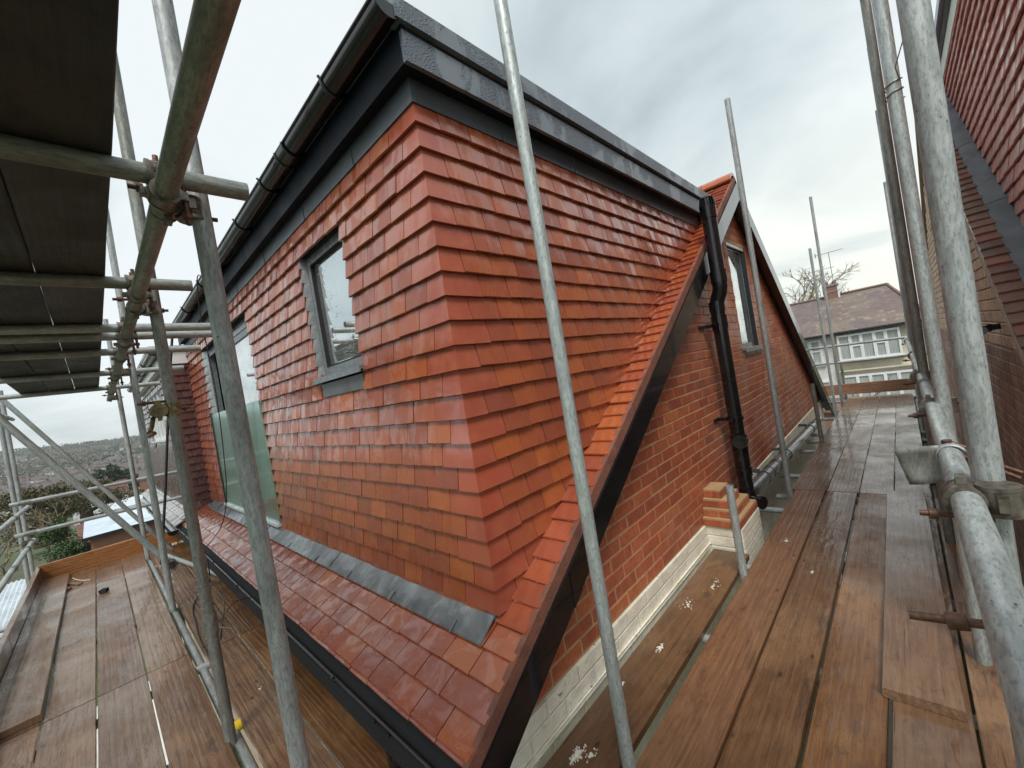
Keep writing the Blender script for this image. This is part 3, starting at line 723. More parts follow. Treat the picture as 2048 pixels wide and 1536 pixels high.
hpo=hp.build('horizontal_drain_pipe',M_RUB,sp)
mb=MB()
for yy in (4.7,4.76,5.15,7.2):
    f=(yy-a.y)/(b.y-a.y); p=a.lerp(b,f); mb.tube(p-(b-a).normalized()*.008,p+(b-a).normalized()*.008,.061,24); mb.build('pipe_ring',M_RUB,hpo); mb=MB()
p=a.lerp(b,.18); mb.tube(p-(b-a).normalized()*.05,p+(b-a).normalized()*.05,.060,24); mb.build('pipe_collar',M_RUB,hpo)
for yy in (4.25,5.25,6.9):
    mb=MB(); f=(yy-a.y)/(b.y-a.y); p=a.lerp(b,f); mb.tube(p-(b-a).normalized()*.012,p+(b-a).normalized()*.012,.064,24); mb.box((-1.19,yy-.01,p.z+.04),(-1.09,yy+.01,p.z+.075)); mb.build('pipe_clip',M_RUB,hpo)
# pipe lead up by the deck edge at the far end
# ================================================================== NEIGHBOUR LEFT
nl=empty('neighbour_house',(-9.5,4,-6.2),'neighbouring house with dark brown tile hung dormer and white windows','house')
def rzn(y): return TG*(y-2.36)
mb=MB(); hang(mb,(XL-.015,0.80,0),(0,1,0),(1,0,0),.23,-1.2,23,.1,endf=lambda h:.23)
mb.build('cheek_tiles',M_TILE_DK,nl)
mb=MB(); OW=(1.33,3.45,-.02,.80)
hang(mb,(XL+.0,0.82,0),(-1,0,0),(0,-1,0),4.7,-1.15,21,.1,(OW,(1.40,3.3,-.17,-.02)))
mb.build('front_tiles',M_TILE_DK,nl)
mb=MB(); mb.box((XL-.03,.83,-1.3),(XL-1.33,4.5,1.05)); mb.box((XL-1.331,.90,-1.3),(XL-3.449,4.4,1.05)); mb.box((XL-3.45,.83,-1.3),(XL-4.7,4.5,1.05)); mb.build('dormer_core',M_DARK,nl)
mb=MB(); mb.box((XL+.03,.72,.96),(XL-4.8,.745,1.14)); mb.box((XL+.03,.7455,.96),(XL+.005,1.0,1.14)); mb.box((XL+.0,.7455,.962),(XL-4.8,.85,.972)); mb.build('white_fascia',M_WHITE,nl)
mb=MB(); mb.box((XL+.06,.62,1.15),(XL-4.8,4.4,1.20)); mb.build('flat_roof',M_LEADG,nl)
gutter('white_dormer_gutter',XL+.03,XL-4.8,.665,1.13,.055,nl,M_BLACK,(-8,-9,-10,-11))
wn=empty('white_window',(XL-2.4,.83,0)); par(wn,nl)
mb=MB(); x0,x1=XL-1.33,XL-3.45; y=.80
mb.box((x0,y,-.02),(x1,y+.06,.04)); mb.box((x0,y,.74),(x1,y+.06,.80))
for i in range(5): xx=x0+(x1-x0+.06)*i/4; mb.box((xx,y-.001*(i%2)-.001,.0401),(xx-.06,y+.06,.7399))
mb.box((x0,y-.004,.50),(x1,y+.05,.54))
mb.build('window_frame',M_WHITE,wn)
mb=MB(); mb.box((x0-.01,y+.03,.03),(x1+.01,y+.036,.75)); mb.build('pane',M_GLASS2,wn)
mb=MB(); mb.box((x0+.04,.75,-.05),(x1-.04,.86,-.021)); mb.box((x0,.805,-.19),(x1,.815,-.051)); mb.build('sill',M_WHITE,wn)
mb=MB()
nk=4
rowy=.62
for k in range(nk):
    y=.60+.083*k; x=XL
    while x>-12.5: tile(mb,V((x,y,rzn(y)-.02)),(-1,0,0),RV,RNn,.165,.15); x-=.165
mb.build('eaves_tiles',M_TILE_WET,nl)
mb=MB(); mb.prism([(XL,.60,rzn(.6)-.05),(XL,1.2,rzn(1.2)-.05),(XL,1.2,rzn(1.2)-.1),(XL,.60,rzn(.6)-.1)],(-5.6,0,0)); mb.build('roof_deck',M_DARK,nl)
gutter('eaves_gutter',XL-.01,-12.5,.555,-1.20,.055,nl,M_BLACK,(-7.6,-8.6,-9.6,-10.6))
mb=MB(); mb.box((XL-.02,.78,-6.2),(XL-1.3,4,-1.25)); mb.box((XL-2.5,.78,-6.2),(-12.5,4,-1.25)); mb.box((XL-1.3005,.86,-6.2),(XL-2.4995,4,-1.25)); wl_=mb.build('rear_wall',M_MORTAR_G,nl)
mb=MB(); bricks(mb,(0,.775,0),(-1,0,0),(0,-1,0),-XL+.02,-XL+1.3,-3.2,-1.26); bricks(mb,(0,.775,0),(-1,0,0),(0,-1,0),-XL+2.5,12.5,-3.2,-1.26); mb.build('rear_brickwork',M_BRICK_B,wl_)
mb=MB(); mb.box((XL-.62,.70,-1.62),(XL-.92,.774,-1.28)); mb.build('yellow_alarm_box',M_STUMP,nl)
mb=MB(); mb.tube((-9.8,.70,-1.3),(-9.8,.70,-6.2),.034,12); mb.build('downpipe',M_BLACK,nl)
# ================================================================== NEIGHBOUR RIGHT
nr=empty('neighbour_house',(3,5,-6.2),'buff brick neighbour house on the right with pink tile hung dormer above old verge tiles','house')
RX=.44; T2=.74
def r2z(y): return T2*y-2.62
AY=7.0
def r2top(y): return (r2z(y) if y<AY else r2z(AY)-T2*(y-AY))-.07
RX_=RX
mb=MB(); poly=[(.2,-6.2),(9.9,-6.2),(9.9,r2top(9.9)),(AY,r2top(AY)),(1.6,r2top(1.6)),(1.6,-3.0),(.2,-3.0)]
px(mb,[(1.6,-6.2),(9.9,-6.2),(9.9,r2top(9.9)),(AY,r2top(AY)),(1.6,r2top(1.6))],RX+.008,RX+.3)
rw=mb.build('gable_wall',M_MORTAR_G,nr)
mb=MB(); bricks(mb,(RX,0,0),(0,1,0),(-1,0,0),1.6,9.9,-.305+.010,2.2,r2top,header=True); mb.build('upper_brickwork',M_BRICK_B,rw)
mb=MB(); bricks(mb,(RX,0,0),(0,1,0),(-1,0,0),1.6,9.9,-1.955,-.30,r2top,header=True); mb.build('lower_brickwork',M_BRICK_D,rw)
mb=MB(); px(mb,[(1.6,r2z(1.6)-.012),(AY,r2z(AY)-.012),(AY,r2z(AY)-.07),(1.6,r2z(1.6)-.07)],RX-.03,RX+.02); px(mb,[(AY,r2z(AY)-.012),(9.9,r2top(9.9)+.058),(9.9,r2top(9.9)),(AY+.001,r2z(AY)-.07)],RX-.0305,RX+.02); mb.build('verge_bedding',M_MORTAR_G,nr)
mb=MB(); sl2=math.atan(T2); v2=V((0,math.cos(sl2),math.sin(sl2))); nn2=V((0,-math.sin(sl2),math.cos(sl2)))
y=1.7; k=0
while y<AY:
    tile(mb,V((RX-.03,y,r2z(y)))-nn2*.012,(1,0,0),v2,nn2,.10 if k%2 else .11,.15,t=.014,lift=.02); y+=.0775;k+=1
y=AY+.1
v3=V((0,-math.cos(sl2),math.sin(sl2))); nn3=V((0,math.sin(sl2),math.cos(sl2)))
while y<9.9:
    tile(mb,V((RX-.03,y,r2top(y)+.07))-nn3*.012,(1,0,0),v3,nn3,.3,.15,t=.014,lift=.02); y+=.0775
mb.build('verge_tiles',M_TILE_OLD,nr)
CX=.625
mb=MB(); y=1.7
while y<AY-.2:
    y1=min(y+.9,AY-.2)
    mb.prism([(RX+.07,y,r2z(y)+.02),(RX+.07,y1,r2z(y1)+.014),(CX+.02,y1,r2z(y1)+.03),(CX+.02,y,r2z(y)+.036)],(0,0,-.02)); y=y1
mb.build('lead_flashing',M_LEADG,nr)
mb=MB()
hang(mb,(CX+.02,1.9,0),(0,1,0),(-1,0,0),5.2,-1.2,36,.1,endf=lambda h:min(5.2,max(0,(h+.1+2.62)/T2-1.9)))
mb.build('dormer_cheek_tiles',M_TILE_PK,nr)
mb=MB(); px(mb,[(1.9,-1.2),(1.9,2.36),(6.45,2.36),(6.45,2.28)],CX+.03,CX+.4); mb.build('dormer_core',M_DARK,nr)
mb=MB(); mb.box((CX-.02,1.8,2.34),(CX+.02,6.7,2.50)); mb.build('white_fascia_board',simple('painted_fascia',(.60,.62,.52),.5,nscale=5,var=.15),nr)
mb=MB(); mb.box((CX-.05,1.75,2.501),(CX+.6,6.7,2.55)); mb.build('black_roof_edge',M_BLACK,nr)
mb=MB(); mb.box((CX-.08,1.70,2.551),(CX+.6,6.8,2.63)); mb.build('flat_roof_trim',simple('blue_grey_trim',(.36,.42,.50),.35),nr)
mb=MB(); px(mb,[(AY-1.5,r2z(AY-1.5)-.1),(AY,r2z(AY)-.02),(9.9,r2top(9.9)-.02),(9.9,r2top(9.9)-.3)],RX+.31,RX+6); px(mb,[(1.6,r2z(1.6)-.02),(AY-1.5,r2z(AY-1.5)-.02),(AY-1.5,r2z(AY-1.5)-.1),(1.6,r2z(1.6)-.1)],RX+.301,RX+6); mb.build('roof_deck',M_TILE_OLD,nr)
mb=MB(); mb.path([(RX+.01,3.9,-.17),(RX-.05,3.9,-.17),(RX-.085,3.88,-.18),(RX-.10,3.80,-.19),(RX-.10,3.66,-.175)],.019,14); mb.tube((RX-.10,3.70,-.178),(RX-.10,3.64,-.173),.024,14); mb.tube((RX-.035,3.9,-.17),(RX-.055,3.9,-.17),.024,14); mb.path([(RX-.09,3.86,-.19),(RX-.09,3.93,-.25),(RX-.09,3.95,-.36)],.018,10)
mb.build('overflow_pipe',M_BLACK,nr)
# ================================================================== SCAFFOLD
def smooth(p,it=2):
    p=[V(q) for q in p]
    for _ in range(it):
        o=[p[0]]
        for a,b in zip(p[:-1],p[1:]): o+=[a.lerp(b,.25),a.lerp(b,.75)]
        p=o+[p[-1]]
    return p

TR_=.02415
def coupler_mesh(ax1,ax2,pos,n=None):
    """double coupler: two bands at right angles either side of pos"""
    mb=MB(); a1,a2=V(ax1).normalized(),V(ax2).normalized(); n=a1.cross(a2).normalized() if n is None else V(n)
    pos=V(pos)
    for ax,c,sd_,ot in ((a1,pos-n*.0255,-1,a2),(a2,pos+n*.0255,1,a1)):
        mb.tube(c-ax*.026,c+ax*.026,.0305,18)
        mb.tube(c-ax*.030,c-ax*.022,.0325,18); mb.tube(c+ax*.022,c+ax*.030,.0325,18)
        side=ax.cross(n).normalized()
        for sg,hh in ((1,.015),(-1,.011)):      # lugs: short tapered ears with a rounded back
            q=c+side*sg*.030
            mb.tube(q-ax*.018,q+ax*.018,hh*.85,10); mb.obox(c+side*sg*.038,side*.009,ax*.013,n*hh*.7)
    mb.tube(pos-n*.010,pos+n*.010,.021,14)
    return mb,(a1,a2,n)
def bolt_mesh(c,side,n,ln=.085):
    mb=MB(); c=V(c); side=V(side); n=V(n)
    p=c+side*.040-n*.035; q=p+n*ln
    mb.tube(p,q,.0062,10); mb.tube(q-n*.030,q-n*.016,.0125,6); mb.tube(p-n*.004,p+n*.008,.011,6)
    return mb
def add_coupler(parent,pos,ax1,ax2,n=None,m=None):
    mb,(a1,a2,nn)=coupler_mesh(ax1,ax2,pos,n); c=mb.build('coupler',m or M_COUP,parent)
    pos=V(pos)
    for ax,cc,s in ((a1,pos-nn*.0255,-1),(a2,pos+nn*.0255,1)):
        side=ax.cross(nn).normalized()
        bolt_mesh(cc,side,nn*s,.105).build('bolt',M_RUST,c)
def tube(name,label,cat,p0,p1,m=None,group=None,coup=(),cap=None,sleeves=(),r=TR_):
    p0,p1=V(p0),V(p1); d=p1-p0; z=d.normalized(); x=z.orthogonal().normalized(); y=z.cross(x)
    M=Matrix(((x.x,y.x,z.x,p0.x),(x.y,y.y,z.y,p0.y),(x.z,y.z,z.z,p0.z),(0,0,0,1)))
    mb=MB(); mb.tube((0,0,0),(0,0,d.length),r,22,hollow=.004); o=mb.build(name,m or M_GALV,None,M)
    tag(o,label,cat,group)
    for (pos,ax1,ax2,n) in coup: add_coupler(o,pos,ax1,ax2,n)
    if cap:
        c=MB(); e=p0 if cap=='a' else p1; s=1 if cap=='a' else -1; c.tube(e-z*s*.008,e+z*s*.03,r+.003,18); c.build('yellow_end_cap',M_YEL,o)
    for f in sleeves:
        c=MB(); e=p0+z*f; c.tube(e-z*.05,e+z*.05,r+.005,18); c.tube(e-z*.006,e+z*.006,r+.008,18); c.build('joint_sleeve',M_GALVD,o)
    return o
X,Y,Z=V((1,0,0)),V((0,1,0)),V((0,0,1))
G_ST='upright scaffold tubes'; 
# --- right hand walkway uprights
tube('scaffold_standard','bare upright tube crossing the orange tile cheek, standing beside the white painted wall','upright tube',(-.872,1.18,-3.5),(-.872,1.165,2.6),M_GALVL,G_ST)
tube('scaffold_standard','upright tube crossing the middle of the red brick gable just right of the gable window','upright tube',(-.885,4.27,-3.5),(-.875,4.27,2.17),M_GALV,G_ST)
tube('scaffold_standard','short stub upright rising beside the stepped brick pier','upright tube',(-.884,2.72,-3.5),(-.884,2.722,-.89),M_GALVL,G_ST)
tube('scaffold_standard','short dark stub upright near the far low corner of the brick gable','upright tube',(-.868,6.43,-3.5),(-.889,6.43,-.69),M_GALVD,G_ST)
tube('scaffold_standard','shorter of the two thin far uprights at the end of the walkway','upright tube',(-1.10,10.2,-3.5),(-1.10,10.2,1.60),M_GALV,G_ST)
tube('scaffold_standard','taller of the two thin far uprights at the end of the walkway','upright tube',(-.94,9.7,-3.5),(-.915,9.7,2.45),M_GALV,G_ST)
tube('scaffold_standard','knee high stub upright behind the far end rails','upright tube',(-.95,10.75,-3.5),(-.95,10.75,-.74),M_GALVD,G_ST)
tube('scaffold_standard','thickest and nearest upright on the right, bolted to the handrail beside the buff brick house','upright tube',(.098,1.28,-3.5),(.095,1.28,2.5),M_GALV,G_ST,
     coup=[((.080,1.235,-.40),Y,Z,V((1,0,0)))])
tube('scaffold_standard','second upright along the right handrail, pale, with a twist of tie wire near its top','upright tube',(.092,2.39,-3.5),(.09,2.39,2.7),M_GALVL,G_ST,
     coup=[((.077,2.44,-.40),Y,Z,V((1,0,0)))])
bpy.context.view_layer.update()
tw=MB()
tw.path([(.09+math.cos(a)*.028,2.39+math.sin(a)*.028,.86+.006*a) for a in [i*.5 for i in range(26)]],.0028,6); tw.path([(.09+.02,2.37,.93),(.10,2.3,.95),(.13,2.2,1.0),(.10,1.34,1.28)],.002,6); 
o=[q for q in bpy.data.objects if q.name.startswith('scaffold_standard')][-1]; tw.build('tie_wire',M_TIE,o)
tube('scaffold_standard','third upright along the right handrail, brownish and weathered, tight behind the pale one','upright tube',(.075,3.62,-3.5),(.075,3.62,2.65),M_GALVD,G_ST,coup=[((.066,3.67,-.41),Y,Z,V((1,0,0)))])
tube('scaffold_standard','fourth upright along the right handrail, its open top the highest of the far three','upright tube',(.09,4.7,-3.5),(.088,4.7,2.19),M_GALVD,G_ST)
tube('scaffold_standard','fifth upright along the right handrail, its top the middle one of the far three','upright tube',(.09,5.6,-3.5),(.088,5.6,2.0),M_GALV,G_ST,coup=[((.077,5.65,-.42),Y,Z,V((1,0,0)))])
tube('scaffold_standard','last upright along the right handrail, its top the lowest of the far three','upright tube',(.09,9.0,-3.5),(.09,9.0,2.1),M_GALV,G_ST,coup=[((.077,9.05,-.43),Y,Z,V((1,0,0)))])
# handrail
hr=tube('handrail_tube','near half of the long right handrail running beside the walkway boards','handrail',(.054,-.6,-.40),(.062,3.15,-.402),M_GALVL,None)
tube('handrail_tube','far half of the long right handrail running to the street end','handrail',(.062,3.16,-.402),(.058,10.75,-.43),M_GALVL,None,sleeves=(.03,))
def bent_plate(parent):
    mb=MB(); pts=[]
    c=V((.0615,1.61,-.40)); n=10; vs=[];fs=[]
    prof=[]
    for i in range(n+1):
        a=R(20+i*20); prof.append(V((math.cos(a)*.0285,0,math.sin(a)*.0285)))
    for j,yy in enumerate((-.022,-.017,.017,.022)):
        for i,p in enumerate(prof):
            k=.004 if j in (0,3) else 0
            vs.append(c+V((p.x,yy*(1 if i<6 else 1-.02*(i-6)),p.z-k)))
    m_=len(prof)
    for j in range(3):
        for i in range(m_-1): fs.append((j*m_+i,j*m_+i+1,(j+1)*m_+i+1,(j+1)*m_+i))
    mb.add(vs,fs,True); o=mb.build('bent_clip_plate',M_GALVL,parent)
    sm=o.modifiers.new('s','SOLIDIFY'); sm.thickness=.003
    mb=MB(); cols_n=7; g_=[]      # the flap: a slightly dished plate standing across the rail
    for i in range(cols_n):
        for k in range(cols_n):
            a,b=i/(cols_n-1),k/(cols_n-1)
            x=-.020-.095*a+.022*b*a; z=.026-.012*a-.105*b*(.82+.18*a)-.02*b*(1-a)*.5; yv=-.012+.016*math.sin(a*math.pi)*math.sin(b*math.pi)+.018*max(0,a-.7)/.3*b-.012*b
            g_.append(c+V((x,yv,z)))
    mb.add(g_,[(i*cols_n+k,(i+1)*cols_n+k,(i+1)*cols_n+k+1,i*cols_n+k+1) for i in range(cols_n-1) for k in range(cols_n-1)],True)
    pl=mb.build('flap',M_GALVD,o); sm=pl.modifiers.new('s','SOLIDIFY'); sm.thickness=.004
    mb=MB(); mb.tube(c+V((-.005,0,.026)),c+V((-.006,0,.038)),.011,12); mb.tube(c+V((.02,-.03,.0)),c+V((.11,-.03,-.055)),.006,8); mb.tube(c+V((.03,.03,-.01)),c+V((.12,.0,-.05)),.006,8); mb.path([c+V((0,0,.031)),c+V((.03,-.01,.018)),c+V((.045,-.02,-.012)),c+V((.05,-.03,-.03))],.006,8); mb.build('clip_bolt',M_RUST,o)
bent_plate(hr)
mb=MB(); mb.tube((-.04,.83,-.46),(.04,.83,-.452),.0065,10); mb.tube((.0,.83,-.457),(.022,.83,-.453),.0125,6); b_=mb.build('bolt',M_RUST,hr)
# far end rails
tube('guard_rail','upper cross rail closing the far street end of the walkway','guard rail',(-1.6,10.6,-.395),(.12,10.6,-.43),M_GALV,'rails across the far end')
tube('guard_rail','lower cross rail closing the far street end of the walkway','guard rail',(-1.6,10.6,-.745),(.12,10.6,-.77),M_GALV,'rails across the far end')
# transoms under right deck
G_TR='cross tubes under the right hand walkway'
for i,(y,x0,cap,lb) in enumerate([(1.03,-1.165,1,'yellow capped cross tube against the painted wall at the narrow plank near end'),(2.09,-1.16,1,'yellow capped cross tube poking out halfway along the narrow plank'),
    (2.93,-1.0,0,'cross tube under the far end of the narrow plank by the stepped pier'),(4.05,-1.155,1,'yellow tipped cross tube just behind the stepped pier'),(4.42,-1.02,0,'short blunt cross tube above the yellow tipped one behind the pier'),
    (5.1,-1.13,0,'cross tube under the walkway beside the brace of the horizontal drain pipe'),(6.2,-1.1,0,'cross tube under the walkway by the dark stub upright'),(6.75,-1.1,0,'first cross tube past the dark stub upright'),(7.2,-1.1,0,'second cross tube past the dark stub upright'),(8.45,-1.12,0,'cross tube under the last board joint of the walkway'),(10.3,-1.3,0,'cross tube under the street end of the walkway')]):
    tube('cross_tube',lb,'cross tube',(x0,y,-1.523),(.22,y,-1.523),M_GALV,G_TR,cap='a' if cap else None)
tube('ledger_tube','long tube hidden under the walkway edge along the gable wall','ledger tube',(-.83,.5,-1.572),(-.83,10.7,-1.572),M_GALVD)
tube('ledger_tube','long tube below the walkway along the buff brick house','ledger tube',(.05,.2,-1.572),(.05,10.7,-1.572),M_GALVD)
# --- left hand uprights
tube('scaffold_standard','nearest of the left uprights, rising in front of the glass doors and the eaves gutter','upright tube',(-1.345,.30,-3.5),(-1.36,.275,2.2),M_GALV,G_ST,
     coup=[((-1.352,.232,.607),X,Z,V((0,1,0)))])
tube('scaffold_standard','left upright with rope and wire wrapped round it, foot by a yellow tipped cross tube','upright tube',(-2.5,.272,-3.5),(-2.46,.272,3.0),M_GALVD,G_ST,
     coup=[((-2.47,.228,.607),X,Z,V((0,1,0)))],sleeves=(2.6,))
st3=[q for q in bpy.data.objects if q.name.startswith('scaffold_standard')][-1]
tube('scaffold_standard','left upright where the diagonal brace ends low down, open top against the sky','upright tube',(-4.73,.28,-3.5),(-4.73,.31,2.75),M_GALV,G_ST,
     coup=[((-4.72,.232,.607),X,Z,V((0,1,0)))])
tube('scaffold_standard','farthest of the left inner uprights, in front of the hillside, carrying two end rails','upright tube',(-7.1,.29,-3.5),(-7.1,.285,1.6),M_GALV,G_ST,
     coup=[((-7.11,.232,.607),X,Z,V((0,1,0)))])
tube('scaffold_standard','nearer of the paired outer uprights at the far left corner','upright tube',(-8.2,-.78,-4.5),(-8.2,-.78,1.0),M_GALV,G_ST,coup=[((-8.2,-.735,-1.02),X,Z,V((0,-1,0)))])
tube('scaffold_standard','farther of the paired outer uprights at the far left corner','upright tube',(-8.72,-.78,-4.5),(-8.72,-.78,1.0),M_GALV,G_ST)
tube('scaffold_standard','outer upright at the left end of the deck, outside the upper boards','upright tube',(-4.7,-.82,-4.5),(-4.7,-.82,2.0),M_GALVD,G_ST)
# rope and wire on P3
mb=MB()
for k in range(9): 
    z0=-.98+k*.022*(1.6); mb.path([(-2.488+math.cos(a)*(.0275+.002*(k%2)),.272+math.sin(a)*.0275,z0+.004*a) for a in [i*.6 for i in range(11)]],.0022,6)
mb.path([(-2.47,.30,-.93),(-2.44,.34,-.95),(-2.45,.36,-1.02)],.002,6)
mb.build('wrapped_wire',M_TIE,st3)
m_br=simple('brassy_coupler',(.30,.24,.11),.4,.6,nscale=35,c2=(.10,.08,.05)); add_coupler(st3,(-2.478,.247,.13),X,Z,V((0,1,0)),m_br); mb=MB(); mb.path(smooth([(-2.50,.20,.10),(-2.55,.19,.05),(-2.50,.17,.02),(-2.44,.19,.03)],1),.010,8); mb.build('open_coupler_flap',m_br,st3)
# upper lift
tube('ledger_tube','long dark tube overhead running from top centre down past the clamps along the upper boards','ledger tube',(.6,.198,.607),(-7.35,.198,.607),M_GALVD)
lg=[q for q in bpy.data.objects if q.name.startswith('ledger_tube')][-1]
G_TU='cross tubes under the upper boards'
for x,ye,lb in [(-1.285,.385,'first and lowest hanging cross tube under the upper boards, its end beside the top clamp'),(-2.24,.385,'second cross tube under the upper boards, ending short in front of the gutter'),(-3.13,.66,'third cross tube under the upper boards, upper of the close pair'),
    (-3.37,.66,'fourth cross tube under the upper boards, lower of the close pair'),(-3.93,.66,'fifth cross tube under the upper boards, ending by the glass door head'),(-5.05,.69,'sixth cross tube under the upper boards'),(-6.32,.62,'last cross tube under the upper boards at their far edge')]:
    t_=tube('cross_tube',lb,'cross tube',(x,-.95,.655),(x,ye,.655),M_GALVD if x>-2.9 else M_GALV,G_TU,coup=[((x,.198,.632),Y,X,V((0,0,-1)))])
tube('ledger_tube','outer tube carrying the far left edge of the upper boards','ledger tube',(.6,-.735,.607),(-8.9,-.735,.607),M_GALV)
# boards
def board(label,a,b,width,m,group,name='scaffold_board',th=.038,up_=Z,cat='board',bands=True,tilt=0):
    a,b=V(a),V(b); d=b-a; M=frame_mat(a,d,up_.cross(d)) ; Ln=d.length
    mb=MB(); c=.003; w2=width/2
    n=max(2,int(Ln/.5)); pr=[(-w2,-th+c),(-w2,-c),(-w2+c,0),(w2-c,0),(w2,-c),(w2,-th+c),(w2-c,-th),(-w2+c,-th)]
    vs=[];fs=[];k=len(pr); bw=random.uniform(-.004,.004)
    for i in range(n+1):
        t=i/n; e=bw*math.sin(math.pi*t); 
        for (p,q) in pr: vs.append((t*Ln,p+e*.5+(random.uniform(-.0012,.0012)),q))
    for i in range(n):
        for j in range(k): fs.append((i*k+j,(i+1)*k+j,(i+1)*k+(j+1)%k,i*k+(j+1)%k))
    fs=[tuple(reversed(f)) for f in fs]
    fs.append(tuple(range(k))[::-1]); fs.append(tuple(range(n*k,n*k+k)))
    mb.add(vs,fs)
    o=mb.build(name,m,None,M); bm=bmesh.new(); bm.from_mesh(o.data); bmesh.ops.recalc_face_normals(bm,faces=bm.faces); bm.to_mesh(o.data); bm.free()
    tag(o,label,cat,group)
    return o
ZD=-1.46
G_R='walkway boards beside the gable'
cols=[(-.905,-.649,'gable side edge'),(-.634,-.423,'second from the gable'),(-.407,-.197,'third from the gable'),(-.183,.030,'handrail side')]
rows=[(-.6,4.465,'near'),(4.475,8.40,'middle'),(8.41,10.45,'far street end')]
mats=[[M_WOODO,M_WOOD,M_WOOD,M_WOOD],[M_WOODG,M_WOODG,M_WOODG,M_WOODG],[M_WOODG,M_WOODG,M_WOODG,M_WOODG]]
for ri,(y0,y1,rn_) in enumerate(rows):
    for ci,(x0,x1,cn) in enumerate(cols):
        xa,xb=x0,x1
        da=0
        if ri==0 and ci==0: xa,xb=-.875,-.649; da=.008
        if ri>0: xa,xb=((-.905,-.6395),(-.6355,-.4155),(-.4115,-.1925),(-.1885,.032))[ci]
        board(f'{rn_} run walkway board, {cn}',((xa+xb)/2+da,y0,ZD-.001*random.random()),((xa+xb)/2,y1,ZD-.001*random.random()),xb-xa,mats[ri][ci],G_R)
board('narrow strip of board between the loose plank and the handrail',(.152,-.6,ZD-.004),(.152,4.45,ZD-.004),.225,M_WOOD,G_R)
lp=board('loose pale plank lying on top of the walkway with a cut grey end','' and 0 or (-.098,1.985,ZD+.040),(-.120,4.45,ZD+.042),.222,M_WOODG,None,name='loose_plank')
npk=board('narrow dark plank hugging the white painted wall, splashed with white paint','' and 0 or (-1.027,.2,ZD-.001),(-1.037,3.005,ZD-.001),.232,M_WOOD,None,name='narrow_plank')
random.seed(3)
def splat(parent,pts,m,z):
    for (x,y,s,cnt) in pts:
        mb=MB(); zi=0
        for _ in range(cnt*3):
            q_=random.random()**1.6; a1=random.random()*6.28; cx,cy=x+math.cos(a1)*s*q_*.9,y+math.sin(a1)*s*q_*2.2; r=random.uniform(.001,.0045)*(1.6-q_); n=7
            a0=random.random()*6
            ring=[(cx+math.cos(a0+2*math.pi*i/n)*r*random.uniform(.6,1.3),cy+math.sin(a0+2*math.pi*i/n)*r*random.uniform(.6,1.5),z-.001) for i in range(n)]
            zi+=1; mb.prism(ring,(0,0,.0022+.00004*zi))
        mb.build('paint_splash',m,parent)
M_SPL=simple('white_paint_splash',(.72,.70,.62),.6)
splat(npk,[(-1.065,1.12,.026,34),(-1.02,1.15,.018,10),(-1.045,1.83,.018,18),(-1.09,1.52,.012,5),(-1.03,1.42,.012,3),(-1.06,2.25,.045,10),(-1.0,2.5,.05,9)],M_SPL,ZD)
bw=[q for q in bpy.data.objects if q.name.startswith('scaffold_board')]
splat(bw[0],[(-.75,3.3,.035,8)],M_SPL,ZD); splat(bw[1],[(-.55,2.9,.012,3)],M_SPL,ZD)
# toe board at street end
board('brown toe board set on edge across the street end of the walkway',(-1.45,10.50,-1.30),(.09,10.50,-1.30),.215,M_WOODO,None,name='toe_board',up_=V((0,-1,0)))
# left deck
G_LL='garden side deck boards'
lc=[(-.640,-.398,'outermost'),(-.391,-.178,'second from outside'),(-.171,.048,'third from outside'),(.054,.262,'inner edge of the main strip')]
for ri,(x0,x1,rn_) in enumerate([(.9,-3.655,'near'),(-3.665,-7.58,'far')]):
    for ci,(y0,y1,cn) in enumerate(lc):
        board(f'{rn_} run garden side deck board, {cn}',(x0,(y0+y1)/2,ZD-.001*random.random()),(x1,(y0+y1)/2,ZD-.001*random.random()),y1-y0,M_WOODG if (ri+ci)%3 else M_WOOD,G_LL)
board('raised greyish board lying on top along the outer edge of the garden side deck',(-3.70,-.505,ZD+.040),(-7.55,-.510,ZD+.040),.225,M_WOODG,None,name='raised_board')
for ri,(x0,x1,rn_) in enumerate([(.2,-3.56,'near'),(-3.57,-7.4,'far')]):
    for ci,(y0,y1,cn) in enumerate([(.335,.532,'nearest the upright row'),(.540,.755,'under the eaves gutter')]):
        board(f'{rn_} run house side board, {cn}',(x0,(y0+y1)/2,ZD-.001*random.random()),(x1,(y0+y1)/2,ZD-.001*random.random()),y1-y0,M_WOOD,'boards between the uprights and the eaves')
board('weathered toe board on edge along the outer side of the garden side deck',(.9,-.660,-1.385),(-7.75,-.660,-1.385),.215,M_WOODG,None,name='toe_board',up_=V((0,-1,0)))
board('orange brown toe board on edge across the far end of the garden side deck',(-7.63,-.64,-1.365),(-7.63,.75,-1.365),.215,M_WOODO,None,name='toe_board',up_=V((1,0,0)))
# upper boards
for ri,(x0,x1,rn_) in enumerate([(.9,-2.33,'near'),(-2.34,-6.37,'far')]):
    for ci,(y0,y1,cn) in enumerate([(-.072,.112,'inner'),(-.253,-.0735,'middle'),(-.452,-.2545,'outer')]):
        e=.0 if ri==0 else .0
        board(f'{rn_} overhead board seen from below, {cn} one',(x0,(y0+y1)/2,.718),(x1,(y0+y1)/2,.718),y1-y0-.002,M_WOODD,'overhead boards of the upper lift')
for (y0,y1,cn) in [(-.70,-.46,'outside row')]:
    board('near overhead board seen from below, outermost one by the picture edge',(.9,(y0+y1)/2,.718),(-4.0,(y0+y1)/2,.718),y1-y0,M_WOODD,'overhead boards of the upper lift')
